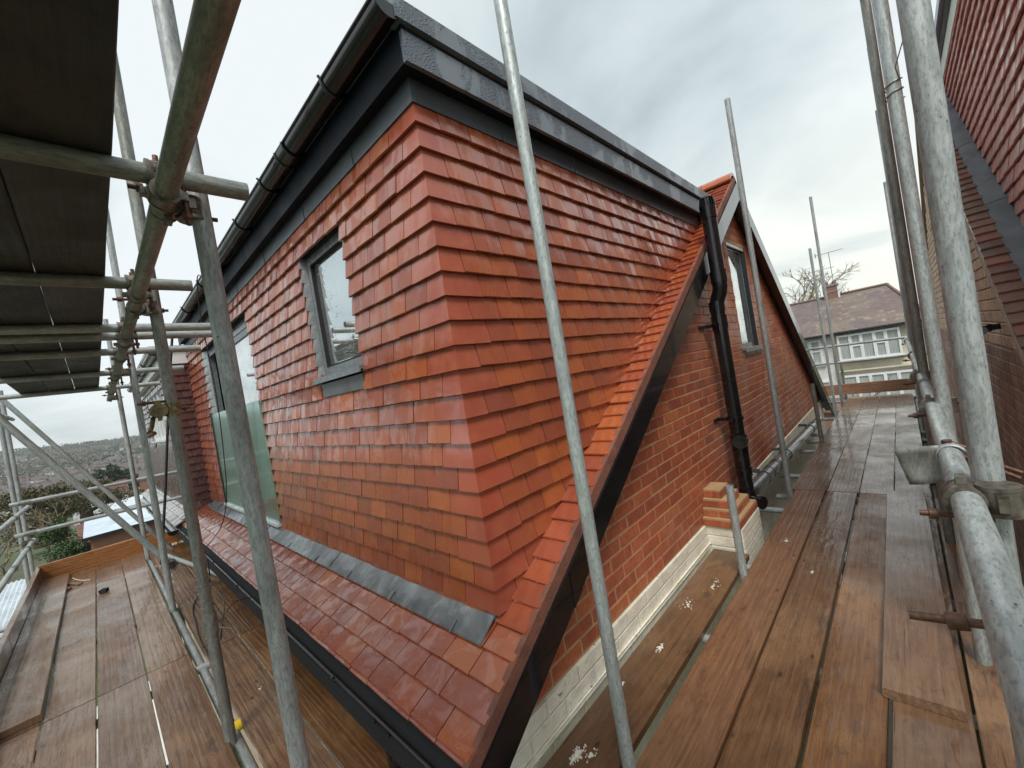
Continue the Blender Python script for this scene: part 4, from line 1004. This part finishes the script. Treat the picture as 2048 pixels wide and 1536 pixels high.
# left rails
tube('guard_rail','upper rail crossing the far end of the garden side deck toward the dark tiled wall','guard rail',(-7.95,-.80,-.495),(-7.9,1.3,-.53),M_GALV,'rails across the far garden end',sleeves=(.12,))
tube('guard_rail','lower rail crossing the far end of the garden side deck toward the dark tiled wall','guard rail',(-7.95,-.80,-.88),(-7.9,1.3,-.91),M_GALV,'rails across the far garden end',sleeves=(.12,))
tube('guard_rail','upper outer rail on the garden side, at the left picture edge','guard rail',(.9,-.70,-.60),(-8.4,-.70,-.59),M_GALVL,'outer garden side rails',sleeves=(8.0,))
tube('guard_rail','lower outer rail on the garden side, at the left picture edge','guard rail',(.9,-.70,-1.02),(-8.4,-.70,-1.03),M_GALVL,'outer garden side rails',sleeves=(8.6,7.4))
tube('diagonal_brace','thicker near diagonal brace falling from the left edge to the foot of an upright','brace',(-4.83,-.88,1.12),(-4.83,.36,-1.16),M_GALV,'diagonal braces',coup=[((-4.80,.325,-1.10),V((0,1.24,-2.28)),Z,V((1,0,0)))])
tube('diagonal_brace','thinner far diagonal brace behind the near one, over the hillside view','brace',(-7.22,-.95,1.30),(-7.22,.55,-1.50),M_GALV,'diagonal braces')
# tubes in the slot
tube('ledger_tube','tube lying low in the slot between the two garden side board strips','ledger tube',(.5,.30,-1.51),(-7.5,.30,-1.51),M_GALV)
for x,lb,cap in [(-3.42,'short cross tube end showing in the deck slot by the cable',None),(-2.60,'yellow tipped cross tube end in the deck slot at the foot of the wired upright','b'),(-4.9,'hidden cross tube under the middle of the garden side deck',None),(-6.4,'hidden cross tube under the far garden side deck',None),(-1.2,'hidden cross tube under the near garden side deck',None)]:
    tube('cross_tube',lb,'cross tube',(x,-.9,-1.545 if x not in (-3.42,-2.60) else -1.523),(x,.335,-1.545 if x not in (-3.42,-2.60) else -1.49),M_GALV,'cross tubes under the garden side deck',cap=cap)
tube('loose_pipe','loose grey pipe with a black end lying on the boards under the eaves','pipe',(-7.35,.36,-1.435),(-5.1,.70,-1.435),M_GALVL)
# cables and debris
mb=MB(); mb.path([(-6.62,.86,1.34),(-6.58,.72,.6),(-6.50,.52,-.6),(-6.42,.36,-1.44)],.014,8); tag(mb.build('hanging_cable',M_WIRE),'thick straight black cable hanging from the gutter end past the white window','cable')
mb=MB()
pts=[(-4.36,.84,1.36),(-4.40,.80,1.40),(-4.53,.80,1.01),(-4.56,.82,.74),(-4.63,.84,.27),(-4.75,.84,-.2),(-4.91,.84,-.63),(-5.1,.80,-.95),(-5.2,.70,-1.10),(-5.1,.60,-1.14),(-4.6,.52,-1.05),(-4.07,.48,-.92),(-3.83,.47,-.98),(-4.04,.48,-1.2),(-4.6,.47,-1.44),(-4.78,.47,-1.45),(-4.51,.39,-1.45),(-4.15,.37,-1.45),(-3.85,.345,-1.45),(-3.63,.34,-1.45),(-3.39,.35,-1.45),(-3.1,.35,-1.45)]
mb.path(smooth(pts),.0045,6); tag(mb.build('loose_cable',M_WIRE),'thin black cable looping down over the glass doors and tiles onto the deck','cable')
mb=MB(); mb.path(smooth([(-3.25,.42,-1.0),(-2.9,.40,-.97),(-2.5,.31,-.96),(-2.47,.3,-.99)]),.003,6); mb.path(smooth([(-3.3,.6,-1.15),(-3.0,.45,-1.02),(-2.5,.31,-.92)]),.003,6); tag(mb.build('thin_wire',M_WIRE),'thin wires tied off round the wired left upright','wire')
random.seed(11)
def debris(name,label,cat,loc,s,m,fl=.5,n=5):
    mb=MB(); 
    for _ in range(n):
        a=V((random.gauss(0,1),random.gauss(0,1),0)).normalized(); b=Z.cross(a)
        mb.obox(V(loc)+V((random.gauss(0,s*.3),random.gauss(0,s*.3),s*fl*.6)),a*s*random.uniform(.4,.9),b*s*random.uniform(.15,.4),V((random.uniform(-.2,.2)*s,0,s*fl*.5)))
    o=mb.build(name,m); tag(o,label,cat); return o
debris('debris_lump','small black spiky lump of debris on the wet garden side boards','debris',(-6.12,-.12,ZD),.03,M_WIRE,1.2,9)
mb=MB(); mb.obox((-6.95,-.34,ZD+.008),(.10,.045,0),(-.012,.02,0),(0,0,.006)); mb.obox((-6.75,-.42,ZD+.012),(.05,-.05,0),(.008,.01,0),(0,0,.01)); tag(mb.build('wood_offcut',M_WOODG),'splintered wood offcut lying by the raised board','offcut')
mb=MB(); mb.path(smooth([(-7.3,-.37,ZD+.01),(-7.1,-.33,ZD+.012),(-6.95,-.27,ZD+.01),(-6.9,-.22,ZD+.008)]),.004,6); tag(mb.build('pale_string',M_SPL),'pale scrap of string near the orange brown toe board','string')
debris('mortar_crumb','white crumb on the house side boards below the gutter','crumb',(-2.75,.46,ZD),.010,M_SPL,.6,3)

# ================================================================== FAR SIDE OF THE STREET
fh=empty('semi_detached_house',(-2,29,-6.2),'cream rendered semi detached house across the street with mottled tiled roof and white bay windows','house')
FY_=27.0; EZ=-.36
mb=MB(); mb.box((-2.52,FY_,-6.2),(.75,35,EZ)); mb.build('cream_wall',M_CREAM,fh)
mb=MB(); mb.box((-9,FY_+.02,-6.2),(-2.521,35,EZ)); mb.build('white_wall',M_STUCCO,fh)
def roofmat():
    m,t,b=mat('mottled_old_roof'); v=ocoord(t,rnd=False)
    s=N(t,'ShaderNodeSeparateXYZ'); L(t,v,s.inputs[0]); cb=N(t,'ShaderNodeCombineXYZ'); L(t,s.outputs['X'],cb.inputs[0]); L(t,mth(t,'MULTIPLY',s.outputs['Z'],1.7),cb.inputs[1])
    br=N(t,'ShaderNodeTexBrick',Scale=1.0); br.inputs['Brick Width'].default_value=.17; br.inputs['Row Height'].default_value=.11; br.inputs['Mortar Size'].default_value=.008
    br.inputs['Color1'].default_value=(.20,.135,.115,1); br.inputs['Color2'].default_value=(.14,.105,.098,1); br.inputs['Mortar'].default_value=(.06,.04,.04,1); L(t,cb.outputs[0],br.inputs['Vector'])
    c=mixc(t,ramp(t,noi(t,v,.9,4,.6),[(.42,0.),(.7,.8)]).outputs[0],br.outputs['Color'],(.19,.165,.12))
    c=mixc(t,mth(t,'MULTIPLY',ramp(t,noi(t,v,3.,5,.7),[(.55,0.),(.66,1.)]).outputs[0],.6),c,(.36,.33,.28))
    c=mixc(t,mth(t,'MULTIPLY',ramp(t,noi(t,v,.6,2),[(.5,0.),(.6,1.)]).outputs[0],.4),c,(.10,.075,.09))
    setc(t,b,'Base Color',c); b.inputs['Roughness'].default_value=.6; bump(t,b,br.outputs['Fac'],-.5,.02); return m
M_FROOF=roofmat()
mb=MB()
ry,rzz=31.2,1.66
vs=[(-9.4,26.6,EZ-.02),(1.15,26.6,EZ-.02),(-.25,ry,rzz+.12),(-9.4,ry,rzz),(1.15,35.6,EZ-.02),(-9.4,35.6,EZ-.02)]
mb.add(vs,[(0,1,2,3),(1,4,2),(4,5,3,2),(0,5,4,1),(0,3,5)]); rf=mb.build('tiled_roof',M_FROOF,fh)
mb=MB(); mb.path([(-9.3,ry,rzz+.03),(-.25,ry,rzz+.15),(1.15,26.6,EZ+.02)],.09,8); mb.path([(-.25,ry,rzz+.15),(1.15,35.5,EZ)],.09,8); mb.build('ridge_tiles',M_TILE_OLD,rf)
mb=MB(); mb.path([(-9.3,26.0,.35-.45),(-9.2,26.0,-.1)],.01,4) if False else None
mb=MB(); mb.box((-2.98,30.9,1.0),(-2.36,31.6,2.35)); ch=mb.build('chimney',M_BRICK_D,rf)
mb=MB(); mb.box((-3.04,30.85,2.351),(-2.30,31.65,2.44)); mb.box((-3.02,30.87,2.0),(-2.32,31.63,2.06)); mb.build('chimney_band',M_CONC,ch)
for xx in (-2.85,-2.48): mb=MB(); mb.tube((xx,31.2,2.44),(xx,31.2,2.66),.11,12,.09); mb.build('chimney_pot',M_TILE_OLD,ch)
mb=MB(); mb.box((-2.36,30.9,.9),(-2.28,31.0,2.3)); mb.box((-2.99,30.82,.9),(-2.92,30.9,2.0)); mb.build('cable_run',M_WHITE,ch)
mb=MB(); mb.path([(-9.4,26.52,EZ-.06),(-2.55,26.52,EZ-.06)],.07,8); mb.path([(-2.52,26.5,EZ-.04),(1.2,26.5,EZ-.04)],.07,8); mb.build('gutter',M_BLACK,fh)
def bay(name,x0,x1,z0,z1,y,lights,transom,deep):
    e=empty(name,((x0+x1)/2,y,z0)); par(e,fh)
    mb=MB(); fwd_=.07
    mb.box((x0,y-deep,z0),(x1,y,z0+.09)); mb.box((x0,y-deep,z1-.09),(x1,y,z1))
    for i in range(lights+1):
        xx=x0+(x1-x0-.09)*i/lights; mb.box((xx,y-deep-.004*(i%2)-.002,z0+.09),(xx+.09,y-.01,z1-.09))
    for i in range(lights):
        if i in transom:
            a=x0+(x1-x0-.09)*i/lights+.09; b=x0+(x1-x0-.09)*(i+1)/lights; zz=z0+(z1-z0)*.52; mb.box((a+.001,y-deep,zz),(b-.001,y-.02,zz+.08))
            for q in ((a+.001,a+.04),(b-.04,b-.001)): mb.box((q[0],y-deep+.01,z0+.0905),(q[1],y-.02,z1-.0905))
    mb.build('window_frame',M_WHITE,e)
    mb=MB(); mb.box((x0+.05,y-deep+.05,z0+.05),(x1-.05,y-deep+.06,z1-.05)); mb.build('pane',glassmat('curtained_glass_'+name+str(round(x0)),(.33,.37,.36),.2,.2,False) if False else M_CURT,e)
    mb=MB(); mb.box((x0-.08,y-deep-.06,z0-.07),(x1+.08,y,z0-.001)); mb.build('sill',M_WHITE,e)
bay('upper_bay_window',-2.38,-.02,-1.86,-.55,FY_,5,(1,3),.35)
bay('lower_bay_window',-2.38,.3,-4.0,-2.62,FY_,5,(1,3),.35)
bay('left_casement',-3.62,-3.05,-1.92,-.60,FY_+.02,1,(0,),.08)
bay('left_lower_casement',-3.8,-2.9,-4.1,-2.8,FY_+.02,2,(),.08)
mb=MB(); mb.box((-2.52,26.72,-2.42),(.74,26.999,-2.35)); mb.build('string_course',M_CREAM,fh)
mb=MB(); mb.prism([(-3.6,25.6,-4.2),(-1.4,25.6,-4.2),(-1.4,26.9,-3.75),(-3.6,26.9,-3.75)],(0,0,-.1)); mb.build('porch_roof',M_TILE_OLD,fh)
mb=MB(); mb.box((-3.4,25.8,-6.2),(-1.6,26.99,-4.31)); mb.build('porch',M_BRICK_D,fh)
def aerial(name,label,x,y,z0,z1,w_,s,par_=None):
    mb=MB(); mb.path([(x,y,z0),(x-.02,y,z1)],.018,6)
    d=V((w_*.5,.2*w_,.03*w_)); mb.path([V((x,y,z1))-d,V((x,y,z1))+d],.014,6)
    for i in range(9):
        f=-1+2*i/8; c=V((x,y,z1))+d*f; mb.path([c-V((0,.22,.0)),c+V((0,.22,0))],.006,5)
    c=V((x,y,z1))-d; mb.obox(c,(.01,0,0),(0,.16,0),(0,0,.12))
    tag(mb.build(name,M_GALVD),label,'aerial')
aerial('tv_aerial','tall television aerial standing above the chimney of the cream house',-2.50,31.1,2.3,4.35,1.25,1)
aerial('tv_aerial','lower television aerial left of the chimney',-3.05,31.1,1.9,3.45,1.3,1)
# bare trees
def bare_tree(name,label,base,h,spread,m,seed,depth=5,r0=.12,cat='tree'):
    rnd=random.Random(seed); root=empty(name,base,label,cat)
    tr=MB(); cw=MB()
    def grow(p,d,l,r,k):
        q=p+d*l; mid=(p+q)*.5+V((rnd.gauss(0,1),rnd.gauss(0,1),rnd.gauss(0,1)))*l*.06
        (tr if k==depth else cw).path([p,mid,q],[r,r*.85,r*.7],5 if k>2 else 3)
        if k<=0: return
        for i in range(rnd.choice((2,3,3))):
            a=V((rnd.gauss(0,1),rnd.gauss(0,1),rnd.gauss(0,.7))).normalized()
            nd=(d+a*spread).normalized(); nd.z=max(nd.z,-.15); nd.normalize()
            grow(p.lerp(q,rnd.uniform(.55,1)),nd,l*rnd.uniform(.6,.8),r*.64,k-1)
    grow(V(base),Z,h*.33,r0,depth)
    tr.build('trunk',M_BARK,root); cw.build('crown',m,root); return root
bare_tree('bare_tree','leafless pale twiggy tree showing behind the ridge of the cream house',(-3.0,44,-6.2),15.0,.8,M_TWIG,5,7,.26)
bare_tree('bare_shrub','bare winter shrub in front of the cream house wall',(-2.1,23.5,-6.2),5.0,.62,M_BARK,9,5,.05,'shrub')
# ================================================================== GROUND, ROAD, HILLS
def gh(x,y):
    d=max(0,-x); r=math.hypot(x,y)
    if d<45: h=-6.2
    elif d<300: t=(d-45)/255; h=-6.2-15*math.sin(t*math.pi/2)
    elif d<950: h=-21.2-5*(d-300)/650
    else:
        t=min(1,(d-950)/1000); h=-26.2+(41+18*(-y/d)*6+5*noise.noise(V((x*.0015,y*.004,3))))*(t*t*(3-2*t))
    if d>60: h+=2.0*noise.noise(V((x*.006,y*.006,0)))*min(1,(d-60)/200)
    return h
mb=MB(); rs=[0,8,20,35,60,90,130,180,240,320,400,500,620,760,900,1050,1200,1350,1500,1650,1800,1950,2100,2400,3000,4500]; na=96
vs=[(0,0,-6.2)]; fs=[]
for r in rs[1:]:
    for a in range(na):
        t=2*math.pi*a/na; x,y=r*math.cos(t),r*math.sin(t); vs.append((x,y,gh(x,y)))
for a in range(na): fs.append((0,1+a,1+(a+1)%na))
for i in range(len(rs)-2):
    for a in range(na): fs.append((1+i*na+a,1+(i+1)*na+a,1+(i+1)*na+(a+1)%na,1+i*na+(a+1)%na))
mb.add(vs,fs,True)
def groundmat():
    m,t,b=mat('ground_cover'); v=ocoord(t,rnd=False)
    a=noi(t,v,.02,5,.6); f=noi(t,v,.25,5,.7)
    c=mixc(t,ramp(t,a,[(.42,0.),(.58,1.)]).outputs[0],(.075,.075,.045),(.06,.105,.035))
    c=mixc(t,ramp(t,f,[(.5,0.),(.65,.6)]).outputs[0],c,(.13,.11,.08))
    g=N(t,'ShaderNodeNewGeometry'); setc(t,b,'Base Color',c); b.inputs['Roughness'].default_value=.9; bump(t,b,f,.4,.3); return m
tag(mb.build('ground',groundmat()),kind='structure')
mb=MB(); mb.box((-3.0,-3,-6.196),(3.0,14,-6.19)); tag(mb.build('alley_concrete',M_CONC),kind='structure')
mb=MB(); mb.box((-3.001,-1.4,-6.196),(-15,.8,-6.185)); tag(mb.build('patio',M_STUCCO),kind='structure')
mb=MB(); mb.box((-60,13.5,-6.1955),(60,21.5,-6.18)); tag(mb.build('road',simple('wet_asphalt',(.05,.05,.052),.45,nscale=2,var=.3)),kind='structure')
mb=MB(); mb.box((-60,21.501,-6.1955),(60,23.3,-6.07)); mb.box((-60,11.9,-6.1955),(60,13.499,-6.07)); tag(mb.build('pavement',M_CONC),kind='structure')
# gardens near left
ob=empty('brick_outbuilding',(-26.5,1,-6.2),'brick outbuilding with a pale wet roof beyond the end of the deck','outbuilding')
mb=MB(); mb.box((-25.2,-.62,-6.2),(-29.2,4.2,-3.62)); mb.build('brick_wall',brickmat('outbuilding_brick',[(.30,.15,.085),(.26,.13,.08)],.2,.8) ,ob)
mb=MB(); mb.prism([(-24.9,-.8,-3.62),(-29.4,-.8,-3.40),(-29.4,4.4,-3.40),(-24.9,4.4,-3.62)],(0,0,.07)); mb.build('flat_roof',M_BLUEROOF,ob)
mb=MB(); mb.box((-24.85,-.85,-3.66),(-24.899,4.45,-3.52)); mb.build('roof_edge',M_DARK,ob)
mb=MB(); mb.box((-25.18,2.0,-6.2),(-25.199,2.7,-4.3)); mb.build('door',M_DKF,ob)
sh=empty('tiled_annexe',(-33,2,-6.2),'low building with red tiled roof behind the brick outbuilding','outbuilding')
mb=MB(); mb.box((-31,-1.0,-6.2),(-35,.6,-4.6)); mb.build('wall',M_STUCCO,sh)
mb=MB(); mb.prism([(-30.7,-1.2,-4.6),(-33,-1.2,-3.85),(-35.3,-1.2,-4.6)],(0,2.0,0)); mb.build('roof',simple('annexe_red_roof',(.17,.07,.055),.7,nscale=6,var=.3),sh)
cg=empty('corrugated_shed',(-17,-3.2,-6.2),'shed with pale corrugated sheet roof just outside the left toe board','shed')
mb=MB()
for i in range(38):
    y0=-5.6+i*.1
    mb.prism([(-15.8,y0,-3.95),(-15.8,y0+.05,-3.90),(-15.8,y0+.1,-3.95),(-15.8,y0+.1,-3.97),(-15.8,y0,-3.97)],(-4.4,0,.35))
mb.build('corrugated_roof',M_SHEET,cg)
mb=MB(); mb.box((-16.0,-5.5,-6.2),(-20,-1.95,-3.97)); mb.build('green_wall',M_GREENW,cg)
mb=MB()
for x,y,s in ((-19,-.9,.5),): pass
wh_=empty('white_house',(-92,-.9,-11),'white gabled house with dark red roof beyond the brick outbuilding','house')
mb=MB(); mb.box((-88,-3.4,-14),(-96,2.6,-7.6)); mb.build('wall',M_STUCCO,wh_)
mb=MB(); mb.prism([(-88,-3.7,-7.6),(-92,-3.7,-5.4),(-96,-3.7,-7.6)],(0,6.6,0)); mb.build('roof',simple('dark_red_roof',(.13,.06,.05),.7,nscale=2,var=.3),wh_)
mb=MB(); mb.box((-87.95,-2.4,-10.5),(-87.99,-1.4,-9.3)); mb.build('window',M_GLASS2,wh_)
mb=MB(); mb.box((-87.95,.4,-10.5),(-87.99,1.4,-9.3)); mb.build('window',M_GLASS2,wh_)
lt=empty('low_white_roofed_building',(-62,1.4,-9),'low building with pale flat roofs and white window frames beside the white house','outbuilding')
mb=MB(); mb.box((-58,.6,-12),(-66,7,-6.4)); mb.build('wall',M_MORTAR_G,lt)
mb=MB(); mb.box((-57.6,.3,-6.4),(-66.4,7.3,-6.15)); mb.build('flat_roof',M_SHEET,lt)
mb=MB(); mb.box((-57.9,1.2,-8.2),(-57.99,3.2,-6.9)); mb.build('window',M_WHITE,lt)
gw_=empty('garden_wall',(-22,-1.4,-6.2),'low brown garden wall and trellis beyond the deck','wall')
mb=MB(); mb.box((-21.5,-1.9,-6.2),(-21.7,2.5,-4.9)); mb.build('wall',brickmat('garden_wall_brick',[(.17,.09,.055),(.20,.105,.065)],.2,.8),gw_)
mb=MB(); mb.box((-21.47,-1.95,-4.899),(-21.73,2.55,-4.84)); mb.build('coping',M_CONC,gw_)
for (nm,lb,x,y,w_,h_,m_) in [('water_tank','dark blue water tank by the garden wall',-23.2,-1.15,.7,1.3,simple('dark_blue_tank',(.04,.055,.075),.5)),('white_bin','grey bin beside the dark tank',-23.3,-.55,.45,1.1,M_CONC)]:
    mb=MB(); mb.box((x-w_/2,y-w_/2,-6.2),(x+w_/2,y+w_/2,-6.2+h_)); o=mb.build('body',m_); t_=empty(nm,(x,y,-6.2),lb,'container'); par(o,t_)
    mb=MB(); mb.box((x-w_/2-.04,y-w_/2-.04,-6.2+h_),(x+w_/2+.04,y+w_/2+.04,-6.13+h_)); mb.build('lid',m_,t_)
def clump(mb,c,rx,ry,rz_,n,s,rnd,hollow=.35):
    for _ in range(n):
        d=V((rnd.gauss(0,1),rnd.gauss(0,1),rnd.gauss(0,1))).normalized()*(rnd.uniform(hollow,1)); k=1+.35*noise.noise(d*2.2+V(c)*.1)
        p=V((c[0]+d.x*rx*k,c[1]+d.y*ry*k,c[2]+d.z*rz_*k))
        a=V((rnd.gauss(0,1),rnd.gauss(0,1),rnd.gauss(0,1))).normalized()*s*rnd.uniform(.5,1.3); b=a.orthogonal().normalized()*s*rnd.uniform(.4,1)
        mb.add([p-a-b*.3,p+a*.2-b,p+a,p+b],[(0,1,2,3)])
def leafy(name,label,base,h,w_,m,seed,n=2500,s=.12,cone=False):
    rnd=random.Random(seed); root=empty(name,base,label,'tree'); b=V(base)
    t=MB(); t.path([b,b+V((0,0,h*.5)),b+V((.1,0,h*.9))],[w_*.09,w_*.06,.02],8); 
    for i in range(7):
        a=rnd.random()*6.28; z=h*rnd.uniform(.25,.8); t.path([b+V((0,0,z)),b+V((math.cos(a)*w_*.3,math.sin(a)*w_*.3,z+h*.12))],[w_*.03,.01],5)
    t.build('trunk',M_BARK,root)
    c=MB()
    for i in range(16):
        f=rnd.random(); z=h*(.18+.78*f); rr=w_*.5*((1.05-f) if cone else math.sqrt(max(.05,1-(2*f-1)**2)))
        a=rnd.random()*6.28; q=rr*.6
        clump(c,(b.x+math.cos(a)*q,b.y+math.sin(a)*q,b.z+z),rr*.55+.1,rr*.55+.1,h*.13,n//16,s,rnd,.1)
    c.build('crown',m,root)
leafy('evergreen_bush','bushy green conifer between the gardens beside the brick outbuilding',(-30,-1.55,-6.2),3.1,2.3,M_LEAFG,4,8000,.055)
leafy('dark_pine','large dark round evergreen standing over the town below the hill',(-200,1.9,gh(-200,1.9)),12,9.5,M_LEAFD,8,4500,.42)
leafy('dark_pine','smaller dark evergreen right of the large one',(-215,7.5,gh(-215,7.5)),9,9,M_LEAFD,12,2500,.42)
leafy('green_bush','dull green hedge tree behind the outbuilding',(-46,-3.4,-6.3),4.4,6,M_LEAFB,14,9000,.08)
leafy('scrub_tree','olive scrubby tree left of the brick outbuilding',(-52,-1.2,-6.8),4.2,6,M_LEAFB,18,9000,.08)
rt=random.Random(21)
for i in range(16):
    x=-rt.uniform(24,75); y=x*rt.uniform(.045,.15)
    t_=bare_tree('bare_tree','leafless garden tree below the outer rail on the left',(x,y,gh(x,y)),rt.uniform(3.0,5.0),.7,M_TWIG if i%3==0 else M_BARK,100+i,4,.06); t_['group']='leafless trees in the gardens below'
# far buildings: five meshes, one thing each
cols_=[('pale',M_STUCCO),('cream',M_CREAM),('brick',simple('far_brick',(.22,.10,.07),.9)),('brown',simple('far_brown',(.16,.11,.085),.9))]
roofs=[simple('far_red_roof',(.13,.075,.06),.8,nscale=.8,var=.3),simple('far_grey_roof',(.12,.11,.11),.7,nscale=.8,var=.3),simple('far_brown_roof',(.11,.095,.085),.8)]
protos=[]
for i in range(6):
    a=MB(); wd,dp,hh=8.5+1.5*(i%3),7.,5.2; a.box((-dp/2,-wd/2,-3),(dp/2,wd/2,hh)); wm=a.mesh('house_walls',cols_[i%4][1])
    b=MB(); b.prism([(-dp/2-.4,-wd/2-.3,hh),(dp/2+.4,-wd/2-.3,hh),(0,-wd/2-.3,hh+2.6)],(0,wd+.6,0)); b.box((-.5,wd*.25,hh+1.5),(.4,wd*.25+.8,hh+3.4)); rm=b.mesh('house_roof',roofs[i%3])
    c=MB()
    for s in (1,-1):
        for zz in (.8,3.4):
            for yy in (-wd*.28,0,wd*.28): c.box((s*(dp/2+.01),yy-.6,zz),(s*(dp/2+.05),yy+.6,zz+1.2))
    cm=c.mesh('house_windows',M_GLASS2 if i%2 else M_WHITE); protos.append((wm,rm,cm))
rh=random.Random(5)
def far_house(x,y,ang,label,group):
    e=empty('distant_house',(x,y,gh(x,y)),label,'house',group); e.rotation_euler=(0,0,ang); pr_=rh.choice(protos)
    for nm,me_ in zip(('wall','roof','window_row'),pr_):
        o=bpy.data.objects.new(nm,me_); col.objects.link(o); o.parent=e
n=0
for row in range(14):
    d=190+row*50; 
    for k in range(16):
        yy=-.17+.021*k+rh.uniform(-.004,.004)
        if rh.random()<.22: continue
        x=-(d+rh.uniform(-12,12)); y=-x*yy*1.0
        if abs(x)<190 and abs(y)<14 and -6<y: continue
        far_house(x,y,rh.choice((0,.3,-.25,1.4,.1)),'small house among many in the valley town below the hill','houses of the valley town'); n+=1
mb=MB(); mr=MB(); mg=MB()
for i in range(1000):
    d=rh.uniform(850,1850); a=rh.uniform(-.22,.22); x,y=-d,d*a; z=gh(x,y); s=rh.uniform(4,8)
    if noise.noise(V((x*.003,y*.008,7)))<(-.12 if d<1250 else .12): continue
    t=(mb,mg)[rh.random()<.6]; t.box((x-s*.5,y-s*.8,z-3),(x+s*.5,y+s*.8,z+5.5)); mr.prism([(x-s*.6,y-s*.85,z+5.5),(x+s*.6,y-s*.85,z+5.5),(x,y-s*.85,z+8)],(0,s*1.7,0))
tag(mb.build('distant_town_walls',M_STUCCO),kind='stuff'); tag(mg.build('distant_town_brick',cols_[2][1]),kind='stuff'); tag(mr.build('distant_town_roofs',roofs[2]),kind='stuff')
mw1=MB(); mw2=MB()
for i in range(1500):
    if i<600: d=rh.uniform(130,900)
    else: d=rh.uniform(900,2000)
    a=rh.uniform(-.24,.24); x,y=-d,d*a; z=gh(x,y); r=(1.2+d*.005)*rh.uniform(.6,1.5) if d<900 else rh.uniform(6,13)
    clump((mw1,mw2)[rh.random()<.4],(x,y,z+r*.6),r,r*1.3,r*.9,60,r*.19,rh,.2)
tag(mw1.build('valley_scrub',M_LEAFB),kind='stuff'); tag(mw2.build('hillside_woodland',M_LEAFD),kind='stuff')
# skyline wood
ms=MB()
for i in range(320):
    a=rh.uniform(-.26,.26); d=rh.uniform(1880,2050); x,y=-d,d*a; r=rh.uniform(6,14); clump(ms,(x,y,gh(x,y)+r*.5),r*1.2,r*1.3,r*.8,34,r*.3,rh,.2)
tag(ms.build('skyline_trees',M_LEAFD),kind='stuff')

# haze over the valley
mb=MB(); mb.box((-4700,-4700,-80),(4700,4700,60)); hz=mb.build('haze',None) if False else None
hm=bpy.data.materials.new('valley_haze'); hm.use_nodes=True; t=hm.node_tree; t.nodes.clear()
pv=t.nodes.new('ShaderNodeVolumePrincipled'); pv.inputs['Density'].default_value=.00022; pv.inputs['Color'].default_value=(.9,.93,.95,1); pv.inputs['Anisotropy'].default_value=.2
ou=t.nodes.new('ShaderNodeOutputMaterial'); t.links.new(pv.outputs[0],ou.inputs['Volume'])
tag(mb.build('haze',hm),kind='stuff')
